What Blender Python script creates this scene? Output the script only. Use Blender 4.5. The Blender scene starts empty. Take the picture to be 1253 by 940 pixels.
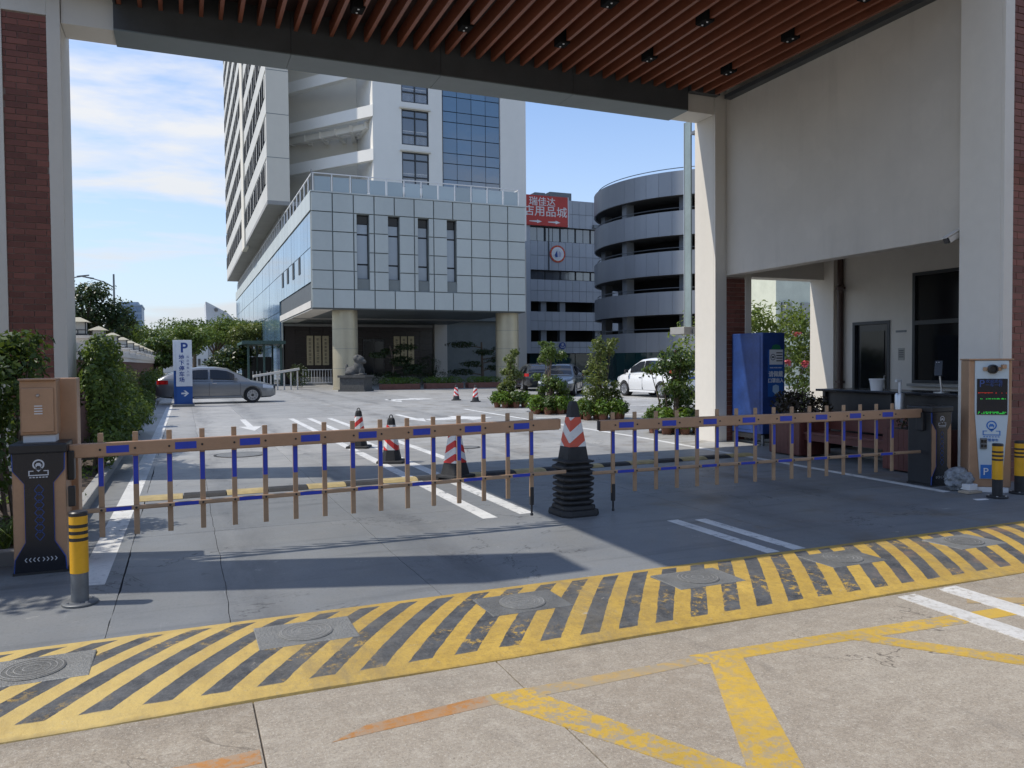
import bpy, bmesh, math, random
import numpy as np
from mathutils import Matrix, Vector
R = math.radians
sc = bpy.context.scene
C = sc.collection
rnd = random.Random(7)

# ------------------------------------------------------------------ camera
cd = bpy.data.cameras.new('camera'); cam = bpy.data.objects.new('camera', cd); C.objects.link(cam)
cd.sensor_width = 36.0; cd.lens = 955.0 / 1253.0 * 36.0; cd.clip_start = .05; cd.clip_end = 5000
YAW, PITCH, ROLL = R(22.8), math.atan((470 - 443.5) / 955.0), 0.0078
fw = Vector((math.sin(YAW) * math.cos(PITCH), math.cos(YAW) * math.cos(PITCH), -math.sin(PITCH)))
r0 = Vector((math.cos(YAW), -math.sin(YAW), 0)); u0 = r0.cross(fw)
rr = r0 * math.cos(ROLL) - u0 * math.sin(ROLL); uu = u0 * math.cos(ROLL) + r0 * math.sin(ROLL)
mw = Matrix((rr, uu, -fw)).transposed().to_4x4(); mw.translation = Vector((0, 0, 1.6))
cam.matrix_world = mw
sc.camera = cam

# ------------------------------------------------------------------ light
LDIR = Vector((.635, -.215, -1.0)).normalized()          # direction the sunlight travels
SUN_EL = math.asin(-LDIR.z); SUN_AZ = math.atan2(-LDIR.x, -LDIR.y)
sd = bpy.data.lights.new('sun', 'SUN'); sd.energy = 2.75; sd.angle = R(.55); sd.color = (1, .94, .84)
so = bpy.data.objects.new('sun', sd); C.objects.link(so); so.rotation_euler = LDIR.to_track_quat('-Z', 'Y').to_euler()
w = bpy.data.worlds.new('World'); sc.world = w; w.use_nodes = True
nt = w.node_tree; nd = nt.nodes; lk = nt.links
bg = nd['Background']; bg.inputs[1].default_value = .15
sky = nd.new('ShaderNodeTexSky'); sky.sky_type = 'NISHITA'; sky.sun_disc = False
sky.sun_elevation = SUN_EL; sky.sun_rotation = SUN_AZ; sky.altitude = 50; sky.air_density = .85; sky.dust_density = .25; sky.ozone_density = 3.5
tc = nd.new('ShaderNodeTexCoord'); sep = nd.new('ShaderNodeSeparateXYZ'); lk.new(tc.outputs['Generated'], sep.inputs[0])
def wm(op, a, b=None, clamp=False):
    n = nd.new('ShaderNodeMath'); n.operation = op; n.use_clamp = clamp
    for i, q in enumerate((a, b)):
        if q is None: continue
        if isinstance(q, (int, float)): n.inputs[i].default_value = q
        else: lk.new(q, n.inputs[i])
    return n.outputs[0]
den = wm('ADD', wm('MAXIMUM', sep.outputs[2], 0.0), .16)
cmb = nd.new('ShaderNodeCombineXYZ')
lk.new(wm('DIVIDE', sep.outputs[0], den), cmb.inputs[0]); lk.new(wm('DIVIDE', sep.outputs[1], den), cmb.inputs[1]); cmb.inputs[2].default_value = 3.7
def cnoise(scale, det, rough, off):
    n = nd.new('ShaderNodeTexNoise'); n.inputs['Scale'].default_value = scale; n.inputs['Detail'].default_value = det
    n.inputs['Roughness'].default_value = rough; n.inputs['Distortion'].default_value = .35
    mp = nd.new('ShaderNodeMapping'); mp.inputs['Location'].default_value = off; mp.inputs['Scale'].default_value = (.8, 1.5, 1); mp.inputs['Rotation'].default_value = (0, 0, R(-20))
    lk.new(cmb.outputs[0], mp.inputs[0]); lk.new(mp.outputs[0], n.inputs[0]); return n.outputs[0]
c1 = cnoise(.75, 7, .55, (1.2, 6.4, 0)); c2 = cnoise(2.6, 5, .6, (1.7, 5.2, 0))
mixn = wm('ADD', wm('MULTIPLY', c1, .72), wm('MULTIPLY', c2, .28))
hz = wm('SUBTRACT', 1.0, wm('MULTIPLY', sep.outputs[2], 2.6), True)          # more cloud towards the horizon
thr = wm('SUBTRACT', mixn, wm('SUBTRACT', .515, wm('MULTIPLY', wm('POWER', hz, 1.7), .07)))
cl = wm('MULTIPLY', thr, 8.5, True)
cr = nd.new('ShaderNodeMix'); cr.data_type = 'RGBA'
lk.new(wm('MULTIPLY', wm('MULTIPLY', cl, .90), wm('GREATER_THAN', sep.outputs[2], -.01)), cr.inputs[0]); lk.new(sky.outputs[0], cr.inputs[6]); cr.inputs[7].default_value = (4.25, 4.2, 4.15, 1)
hzm = nd.new('ShaderNodeMix'); hzm.data_type = 'RGBA'                        # pale haze low over the horizon
lk.new(wm('MULTIPLY', wm('POWER', wm('SUBTRACT', 1.0, wm('MULTIPLY', wm('ABSOLUTE', sep.outputs[2]), 2.3), True), 1.6), .93), hzm.inputs[0]); lk.new(cr.outputs[2], hzm.inputs[6]); hzm.inputs[7].default_value = (2.75, 3.0, 3.3, 1)
lk.new(hzm.outputs[2], bg.inputs[0])
sc.view_settings.view_transform = 'Standard'; sc.view_settings.look = 'None'; sc.view_settings.exposure = .62; sc.view_settings.gamma = 1
sc.cycles.max_bounces = 6; sc.cycles.diffuse_bounces = 4; sc.cycles.glossy_bounces = 3; sc.cycles.transmission_bounces = 4
sc.cycles.use_denoising = True

# ------------------------------------------------------------------ materials
class NB:
    """small node builder"""
    def __init__(s, name):
        s.m = bpy.data.materials.new(name); s.m.use_nodes = True; s.n = s.m.node_tree.nodes; s.l = s.m.node_tree.links
        s.b = s.n['Principled BSDF']
    def set(s, sock, v):
        if isinstance(v, (int, float)): sock.default_value = v
        elif isinstance(v, (tuple, list)): sock.default_value = (tuple(v) + (1,))[:4] if sock.type == 'RGBA' else v
        else: s.l.new(v, sock)
    def math(s, op, a, b=0.0, clamp=False):
        n = s.n.new('ShaderNodeMath'); n.operation = op; n.use_clamp = clamp; s.set(n.inputs[0], a); s.set(n.inputs[1], b); return n.outputs[0]
    def pos(s): return s.n.new('ShaderNodeNewGeometry').outputs['Position']
    def obj(s): return s.n.new('ShaderNodeTexCoord').outputs['Object']
    def xyz(s, v):
        n = s.n.new('ShaderNodeSeparateXYZ'); s.l.new(v, n.inputs[0]); return n.outputs
    def noise(s, v, scale, det=4, rough=.6, stretch=None, dist=0):
        if stretch:
            mp = s.n.new('ShaderNodeMapping'); mp.inputs['Scale'].default_value = stretch; s.l.new(v, mp.inputs[0]); v = mp.outputs[0]
        n = s.n.new('ShaderNodeTexNoise'); n.inputs['Scale'].default_value = scale; n.inputs['Detail'].default_value = det
        n.inputs['Roughness'].default_value = rough; n.inputs['Distortion'].default_value = dist; s.l.new(v, n.inputs[0]); return n.outputs[0]
    def ramp(s, v, lo, hi):
        n = s.n.new('ShaderNodeMapRange'); n.inputs[1].default_value = lo; n.inputs[2].default_value = hi; s.l.new(v, n.inputs[0]); return n.outputs[0]
    def mix(s, f, a, b, mode='MIX'):
        n = s.n.new('ShaderNodeMix'); n.data_type = 'RGBA'; n.blend_type = mode; s.set(n.inputs[0], f); s.set(n.inputs[6], a); s.set(n.inputs[7], b); return n.outputs[2]
    def bump(s, h, strength, dist=.01):
        n = s.n.new('ShaderNodeBump'); n.inputs['Strength'].default_value = strength; n.inputs['Distance'].default_value = dist; s.l.new(h, n.inputs['Height']); s.l.new(n.outputs[0], s.b.inputs['Normal'])
    def fin(s, col, rough, metal=0.0, spec=None):
        s.set(s.b.inputs['Base Color'], col); s.set(s.b.inputs['Roughness'], rough); s.set(s.b.inputs['Metallic'], metal)
        if spec is not None: s.b.inputs['Specular IOR Level'].default_value = spec
        return s.m
MC = {}
def mat(name, col, rough=.6, metal=0.0, var=.12, vs=1.3, bump=0, bs=80, spec=None, streak=False, rand=0.0, coat=0, rvar=.1):
    if name in MC: return MC[name]
    b = NB(name); p = b.pos()
    n1 = b.noise(p, vs, 5, .6, (1, 1, .15) if streak else None)
    n2 = b.noise(p, vs * 9, 3, .6)
    k = b.math('ADD', b.math('MULTIPLY', n1, .75), b.math('MULTIPLY', n2, .25))
    f = b.ramp(k, .3, .7)
    if rand:
        oi = b.n.new('ShaderNodeObjectInfo').outputs['Random']
        f = b.math('ADD', b.math('MULTIPLY', f, 1 - rand), b.math('MULTIPLY', oi, rand))
    lo = tuple(c * (1 - var) for c in col); hi = tuple(min(1, c * (1 + var)) for c in col)
    c = b.mix(f, lo, hi)
    if bump: b.bump(b.noise(p, bs, 4, .65), bump)
    if coat: b.b.inputs['Coat Weight'].default_value = coat; b.b.inputs['Coat Roughness'].default_value = .05
    MC[name] = b.fin(c, b.math('ADD', rough - rvar / 2, b.math('MULTIPLY', n2, rvar), True), metal, spec); return MC[name]
def emit_mat(name, col, st):
    b = NB(name); b.b.inputs['Emission Color'].default_value = (*col, 1); b.b.inputs['Emission Strength'].default_value = st; return b.fin(col, .5)
def glass_mat(name, col, rough=.06, spec=.7, wav=.02, ior=1.9):
    b = NB(name); p = b.pos(); oi = b.n.new('ShaderNodeObjectInfo').outputs['Random']
    c = b.mix(b.math('ADD', b.math('MULTIPLY', oi, .6), b.math('MULTIPLY', b.noise(p, .35, 2), .4)), tuple(x * .7 for x in col), tuple(min(1, x * 1.35) for x in col))
    b.bump(b.noise(p, .5, 2), wav, .3)
    b.b.inputs['IOR'].default_value = ior
    return b.fin(c, rough, 0.0, spec)
def leaf_mat(name, dark, light, trans=.35):
    b = NB(name); ri = b.n.new('ShaderNodeNewGeometry').outputs['Random Per Island']
    n = b.noise(b.pos(), 2.2, 2)
    f = b.math('ADD', b.math('MULTIPLY', ri, .65), b.math('MULTIPLY', b.ramp(n, .3, .7), .35))
    c = b.mix(f, dark, light)
    tr = b.n.new('ShaderNodeBsdfTranslucent'); b.l.new(b.mix(.5, c, (.16, .20, .02)), tr.inputs[0])
    ms = b.n.new('ShaderNodeMixShader'); ms.inputs[0].default_value = trans
    b.fin(c, .42, 0, .4); out = b.n['Material Output']
    b.l.new(b.b.outputs[0], ms.inputs[1]); b.l.new(tr.outputs[0], ms.inputs[2]); b.l.new(ms.outputs[0], out.inputs[0]); return b.m

def m_street():
    b = NB('street_concrete'); p = b.pos()
    big = b.ramp(b.noise(p, .55, 5, .6), .32, .68); mid = b.ramp(b.noise(p, 3.1, 6, .7), .3, .7); fine = b.noise(p, 55, 4, .75)
    c = b.mix(big, (.25, .195, .135), (.40, .345, .265)); c = b.mix(b.math('MULTIPLY', mid, .6), c, (.265, .215, .155)); c = b.mix(b.math('MULTIPLY', b.ramp(b.noise(p, 1.6, 8, .8, (.5, 2.0, 1)), .48, .70), .55), c, (.165, .13, .095)); c = b.mix(b.math('MULTIPLY', b.ramp(fine, .40, .60), .55), c, (.15, .12, .09)); c = b.mix(b.math('MULTIPLY', b.ramp(b.noise(p, 9, 8, .85), .47, .68), .6), c, (.46, .41, .33)); oi = b.n.new('ShaderNodeObjectInfo').outputs['Random']; c = b.mix(b.math('MULTIPLY', oi, .40), c, (.44, .41, .355)); px_, py_, pz_ = b.xyz(p); edge_ = b.ramp(py_, 3.45, 3.9); c = b.mix(b.math('MULTIPLY', edge_, b.math('MULTIPLY', b.ramp(b.noise(p, 2.5, 6, .75), .4, .65), .5)), c, (.12, .105, .085))
    speck = b.ramp(b.noise(p, 75, 3, .7), .56, .64); c = b.mix(b.math('MULTIPLY', speck, .6), c, (.14, .115, .085)); c = b.mix(b.math('MULTIPLY', b.ramp(b.noise(p, 60, 3, .7, (1.3, 1, 1)), .58, .66), .6), c, (.50, .46, .38))
    c = b.mix(b.math('MULTIPLY', b.ramp(b.noise(p, 240, 1), .58, .72), .5), c, (.55, .52, .47))
    st = b.ramp(b.noise(p, 1.2, 6, .72, (2.2, .6, 1), .6), .60, .76); c = b.mix(b.math('MULTIPLY', st, .6), c, (.12, .105, .09))
    c = b.mix(b.math('MULTIPLY', b.math('MULTIPLY', b.ramp(b.math('ABSOLUTE', b.math('SUBTRACT', b.noise(p, 0.9, 6, .62, None, .6), .5)), .0045, .0015), b.ramp(b.noise(p, .55, 2), .50, .58)), .75), c, (.07, .055, .04))
    b.bump(b.math('ADD', fine, b.math('MULTIPLY', b.noise(p, 40, 2, .5, (1, .1, 1)), .6)), .5, .004)
    return b.fin(c, .82)
def m_drive():
    b = NB('driveway_floor_paint'); p = b.pos(); x, y, z = b.xyz(p)
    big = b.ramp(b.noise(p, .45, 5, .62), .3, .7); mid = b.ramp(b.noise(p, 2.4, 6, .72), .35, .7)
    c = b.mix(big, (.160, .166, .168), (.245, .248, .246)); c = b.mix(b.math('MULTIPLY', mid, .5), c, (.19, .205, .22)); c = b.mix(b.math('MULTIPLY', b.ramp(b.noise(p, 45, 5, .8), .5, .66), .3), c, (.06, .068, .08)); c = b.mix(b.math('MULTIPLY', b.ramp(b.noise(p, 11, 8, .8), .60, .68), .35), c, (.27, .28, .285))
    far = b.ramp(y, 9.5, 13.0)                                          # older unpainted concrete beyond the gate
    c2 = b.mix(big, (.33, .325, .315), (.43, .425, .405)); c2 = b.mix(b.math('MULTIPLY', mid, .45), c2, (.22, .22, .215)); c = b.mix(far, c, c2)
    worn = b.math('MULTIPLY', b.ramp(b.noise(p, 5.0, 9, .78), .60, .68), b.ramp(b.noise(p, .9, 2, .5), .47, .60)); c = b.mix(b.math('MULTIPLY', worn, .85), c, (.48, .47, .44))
    dirt = b.math('MULTIPLY', b.ramp(b.noise(p, 1.3, 6, .7), .52, .70), b.ramp(x, 3.4, 5.0)); c = b.mix(b.math('MULTIPLY', dirt, .75), c, (.17, .135, .095))
    tyre = b.ramp(b.noise(p, 1.6, 5, .6, (.35, 3.0, 1)), .55, .72); c = b.mix(b.math('MULTIPLY', tyre, .42), c, (.055, .06, .068))
    oi = b.n.new('ShaderNodeObjectInfo').outputs['Random']; c = b.mix(b.math('MULTIPLY', oi, .25), c, (.095, .105, .115))
    def track(cx):
        d0 = b.math('ABSOLUTE', b.math('SUBTRACT', b.math('ABSOLUTE', b.math('SUBTRACT', b.math('ADD', x, b.math('MULTIPLY', b.noise(p, .5, 2), .5)), cx + .25)), .78)); return b.ramp(d0, .34, .05)
    tk = b.math('MULTIPLY', b.math('MAXIMUM', track(1.2), track(6.3)), b.ramp(b.noise(p, 2.2, 7, .75, (1, .22, 1)), .38, .62)); c = b.mix(b.math('MULTIPLY', tk, .45), c, (.045, .048, .054))
    oil = b.math('MULTIPLY', b.ramp(b.noise(p, 3.4, 4, .55), .66, .74), b.ramp(b.noise(p, .6, 2), .45, .6)); c = b.mix(b.math('MULTIPLY', oil, .6), c, (.035, .036, .038))
    scr = b.ramp(b.noise(p, 3.0, 7, .8, (9, .55, 1)), .60, .68); c = b.mix(b.math('MULTIPLY', scr, .35), c, (.30, .31, .315))
    wet = b.noise(p, 1.1, 5, .65)
    c = b.mix(b.math('MULTIPLY', b.math('MULTIPLY', b.ramp(b.math('ABSOLUTE', b.math('SUBTRACT', b.noise(p, 0.7, 6, .62, None, .6), .5)), .0045, .0015), b.ramp(b.noise(p, .55, 2), .50, .58)), .7), c, (.035, .036, .038))
    b.bump(b.noise(p, 90, 4, .7), .22, .003)
    return b.fin(c, b.math('ADD', .30, b.math('MULTIPLY', wet, .42)), 0, .3)
def worn_paint(name, col, under, amount=.5, scale=7, rough=.6):
    b = NB(name); p = b.pos()
    wv = b.ramp(b.noise(p, scale, 9, .74), amount, amount + .09)
    wv2 = b.math('MULTIPLY', wv, b.ramp(b.noise(p, .8, 3), .35, .6))
    tint = b.mix(b.ramp(b.noise(p, 1.4, 5, .65), .3, .72), tuple(q * .74 for q in col), col)
    grime = b.math('MULTIPLY', b.ramp(b.noise(p, 28, 5, .75), .5, .75), .35)
    c = b.mix(grime, tint, tuple(q * .45 for q in col)); c = b.mix(wv2, c, under)
    b.bump(b.noise(p, 110, 4, .7), .35, .004); return b.fin(c, rough)
def m_hump():
    b = NB('hump_stripe_paint'); p = b.pos(); x, y, z = b.xyz(p)
    wob = b.math('MULTIPLY', b.math('SUBTRACT', b.noise(p, 9, 4, .6), .5), .022)
    u = b.math('ADD', b.math('SUBTRACT', x, b.math('MULTIPLY', y, .715)), wob)
    fr = b.math('FRACT', b.math('DIVIDE', b.math('ADD', u, 20 + .30), .2555))
    st = b.math('MULTIPLY', b.ramp(fr, .492, .508), b.ramp(b.math('ABSOLUTE', b.math('SUBTRACT', b.math('ADD', y, wob), 4.485)), .512, .502))
    yel = b.mix(b.ramp(b.noise(p, 1.6, 6, .7), .3, .7), (.40, .255, .045), (.56, .37, .075))
    yel = b.mix(b.math('MULTIPLY', b.ramp(b.noise(p, 14, 8, .8), .46, .64), .6), yel, (.27, .175, .05)); yel = b.mix(b.math('MULTIPLY', b.ramp(b.noise(p, 48, 6, .8), .53, .66), .5), yel, (.14, .10, .05))
    pale = b.ramp(x, 1.2, -.4); yel = b.mix(b.math('MULTIPLY', pale, .5), yel, (.60, .47, .20)); yel = b.mix(b.math('MULTIPLY', b.ramp(b.noise(p, 2.6, 7, .75, (1.6, .7, 1)), .46, .66), .45), yel, (.33, .215, .06)); yel = b.mix(b.math('MULTIPLY', b.ramp(b.noise(p, 22, 7, .85), .60, .66), .7), yel, (.40, .35, .25))
    blk = b.mix(b.ramp(b.noise(p, 6, 8, .75), .35, .7), (.034, .036, .040), (.12, .122, .122))
    w1 = b.math('MULTIPLY', b.ramp(b.noise(p, 16, 9, .8), .53, .60), b.ramp(b.noise(p, 1.3, 3), .50, .60)); blk = b.mix(b.math('MULTIPLY', b.ramp(b.noise(p, 40, 6, .8), .5, .66), .55), blk, (.16, .16, .155)); blk = b.mix(w1, blk, (.48, .30, .05))
    c = b.mix(st, yel, blk)
    def wt(cx): return b.ramp(b.math('ABSOLUTE', b.math('SUBTRACT', b.math('ABSOLUTE', b.math('SUBTRACT', b.math('SUBTRACT', x, b.math('MULTIPLY', y, .15)), cx)), .8)), .55, .05)
    wk = b.math('MULTIPLY', b.math('MAXIMUM', wt(.9), wt(5.6)), b.ramp(b.noise(p, 7, 9, .8, (1, .35, 1)), .44, .64)); c = b.mix(b.math('MULTIPLY', wk, .55), c, (.17, .145, .10))
    ch = b.math('MULTIPLY', b.ramp(b.noise(p, 9, 9, .8), .62, .66), b.ramp(b.noise(p, .7, 3, .5), .52, .62)); c = b.mix(b.math('MULTIPLY', ch, .85), c, (.42, .38, .32))
    rust = b.math('MULTIPLY', b.ramp(b.noise(p, 3.0, 6, .7), .52, .72), b.ramp(x, 4.2, 5.4)); c = b.mix(b.math('MULTIPLY', rust, .5), c, (.27, .13, .05))
    edge = b.ramp(b.math('ADD', y, b.math('MULTIPLY', b.noise(p, 6, 5), .1)), 3.93, 3.86); c = b.mix(b.math('MULTIPLY', edge, .7), c, (.05, .04, .03))
    b.bump(b.noise(p, 60, 5, .7), .6, .005); return b.fin(c, .58)
def stripes(name, s, per, off, ca=(.75, .74, .72), cb=(.62, .035, .03), one=False, rough=.45):
    b = NB(name); x, y, z = b.xyz(b.obj()); p = b.pos()
    hor = x if one else b.math('ADD', x, y)
    f = b.math('FRACT', b.math('DIVIDE', b.math('ADD', b.math('SUBTRACT', z, b.math('MULTIPLY', hor, s)), off + 10 * per), per))
    c = b.mix(b.math('GREATER_THAN', f, .5), ca, cb); c = b.mix(b.math('MULTIPLY', b.ramp(b.noise(p, 25, 6, .75), .52, .75), .5), c, (.16, .15, .14)); return b.fin(c, rough)

WHITE = mat('cream_render', (.66, .62, .55), .75, var=.07, vs=.8, streak=True, bump=.12, bs=140)
WHITE2 = mat('warm_white_paint', (.60, .565, .51), .72, var=.08, vs=.6, streak=True, bump=.1, bs=120)
def m_wall(name, col, z0, z1):
    b = NB(name); p = b.pos(); x, y, z = b.xyz(p)
    c = b.mix(b.ramp(b.noise(p, .6, 6, .65), .3, .7), tuple(q * .90 for q in col), tuple(q * 1.05 for q in col))
    run = b.math('MULTIPLY', b.ramp(b.noise(p, 4.0, 6, .7, (1, 1, .05)), .52, .72), b.math('MULTIPLY', b.ramp(z, z0, z1), b.ramp(b.noise(p, 1.1, 3), .35, .6)))
    c = b.mix(b.math('MULTIPLY', run, .32), c, tuple(q * .52 for q in col))
    drip = b.math('MULTIPLY', b.ramp(b.noise(p, 5.0, 6, .7, (1, 1, .12)), .50, .70), b.ramp(z, z0 + .9, z0 - .2)); c = b.mix(b.math('MULTIPLY', drip, .35), c, tuple(q * .6 for q in col))
    patch = b.ramp(b.noise(p, 1.7, 2, .4), .60, .64); c = b.mix(b.math('MULTIPLY', patch, .10), c, tuple(min(1, q * 1.3) for q in col))
    b.bump(b.noise(p, 120, 4, .7), .2); return b.fin(c, .8)
BEAMW = m_wall('grey_white_render', (.56, .515, .45), 3.2, 7.0)
BRICK = mat('brick_tile', (.185, .066, .047), .7, var=.36, vs=5, rand=.75, bump=.3, bs=90)
MORTAR = mat('mortar', (.33, .25, .22), .9, bump=.3)
DARKM = mat('dark_grey_metal', (.060, .064, .066), .5, var=.2, vs=2)
SOFFIT = mat('soffit_panel', (.15, .18, .185), .5, var=.12)
SLAT = mat('red_brown_timber', (.235, .074, .037), .5, var=.3, vs=2.2, rand=.4)
CEIL = mat('ceiling_void', (.05, .026, .020), .8)
BLACK = mat('black_plastic', (.018, .018, .02), .4, var=.25, vs=8)
BLACKG = mat('black_gloss_panel', (.010, .012, .018), .22, var=.2)
BLUEV = mat('blue_vinyl', (.02, .05, .42), .4, var=.15, vs=6)
GOLD = mat('champagne_metal', (.42, .255, .155), .42, metal=.25, var=.12, vs=4)
GOLDP = mat('champagne_picket', (.40, .265, .165), .45, metal=.25, var=.15, vs=7)
YELL = mat('yellow_film', (.72, .37, .012), .4, var=.12, vs=6)
GREYM = mat('grey_steel', (.16, .17, .18), .45, metal=.4, var=.2, vs=6)
STEEL = mat('brushed_steel', (.55, .55, .55), .32, metal=.8)
RUB = mat('black_rubber', (.025, .025, .026), .72, var=.45, vs=9, bump=.3)
REDW = mat('stained_timber', (.115, .034, .026), .45, var=.35, vs=3.5)
BOXBL = mat('blue_powdercoat', (.020, .052, .19), .4, var=.4, vs=2.2)
POSTERB = mat('poster_blue', (.02, .11, .38), .5)
PAPER = mat('paper_white', (.70, .70, .70), .7, var=.04)
INKB = mat('ink_blue', (.02, .06, .25), .5)
INKK = mat('ink_dark', (.04, .04, .05), .5)
TERRA = mat('terracotta', (.20, .085, .05), .8, var=.2, vs=7)
SOIL = mat('soil', (.07, .05, .035), .95, var=.5, vs=12, bump=.6, bs=40)
BARK = mat('bark', (.12, .09, .065), .9, var=.4, vs=12, bump=.5, bs=40)
LEAFA = leaf_mat('leaf_dark', (.018, .045, .012), (.10, .165, .036))
LEAFB = leaf_mat('leaf_mid', (.035, .075, .014), (.16, .235, .05))
LEAFC = leaf_mat('leaf_bright', (.07, .12, .018), (.24, .30, .06), .45)
LEAFD = leaf_mat('leaf_deep', (.010, .026, .010), (.04, .075, .022), .25)
LEAFP = leaf_mat('leaf_olive', (.055, .085, .022), (.24, .28, .085), .4)
LEAFR = leaf_mat('leaf_maroon', (.02, .012, .012), (.06, .04, .028), .2)
PETAL = leaf_mat('petal', (.5, .05, .08), (.7, .16, .2), .3)
TILEP = mat('grey_cladding_panel', (.46, .49, .465), .42, var=.12, vs=.5, streak=True, rand=.4)
SEAM = mat('dark_seam', (.19, .21, .205), .7)
SLOTG = glass_mat('frosted_slot_glass', (.33, .37, .40), .25, .4)
SLOTD = mat('slot_dark', (.012, .012, .013), .5)
TOWERW = mat('tower_render', (.78, .755, .70), .75, var=.06, vs=.15, streak=True)
TOWERB = mat('tower_beige_render', (.68, .635, .545), .8, var=.07, vs=.15, streak=True)
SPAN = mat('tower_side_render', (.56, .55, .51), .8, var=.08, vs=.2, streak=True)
GLASSB = glass_mat('blue_curtain_glass', (.022, .085, .16), .05, .9)
GLASSS = glass_mat('side_curtain_glass', (.10, .17, .24), .06, 1.0)
GLASSG = glass_mat('green_tinted_glass', (.012, .038, .040), .05, .45, .03, 1.6)
GLASSD = glass_mat('dark_glass', (.010, .012, .014), .08, .35, .01, 1.5)
GLASSW = glass_mat('grey_window_glass', (.07, .075, .085), .1, .8)
MULL = mat('window_mullion', (.03, .034, .038), .45)
STONE = mat('brown_granite', (.028, .019, .016), .35, var=.35, vs=3, rand=.5)
COLM = mat('gold_metal_column', (.45, .40, .285), .38, metal=.35, var=.08)
PANG = mat('garage_panel', (.27, .285, .31), .42, metal=.2, var=.1, vs=.6, rand=.6)
PANL = mat('garage_panel_pale', (.38, .395, .42), .45, metal=.1, var=.1, vs=.6, rand=.6)
VOID = mat('garage_interior_shade', (.018, .018, .018), .95)  # near-black colour stands in for the shade inside garage and ramp
CONC = mat('plain_concrete', (.30, .295, .28), .8, var=.12, vs=.9)
REDS = mat('red_sign_face', (.55, .045, .03), .5, var=.1)
GRANITE = mat('statue_granite', (.075, .074, .07), .8, var=.35, vs=9, bump=.6, bs=50)
STREET = m_street(); DRIVE = m_drive(); HUMP = m_hump()
PWHITE = worn_paint('white_road_paint', (.72, .72, .70), (.14, .15, .165), .54, 9)
PWHITES = worn_paint('white_street_paint', (.66, .64, .60), (.30, .265, .215), .50, 19)
PYEL = worn_paint('yellow_street_paint', (.58, .37, .055), (.30, .255, .19), .47, 17)
PYELF = worn_paint('faded_yellow_paint', (.46, .31, .12), (.30, .26, .20), .42, 15)
PORANGE = worn_paint('orange_street_paint', (.46, .21, .06), (.30, .26, .20), .44, 15)
BROWNP = mat('brown_pipe', (.05, .025, .018), .5)

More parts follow.
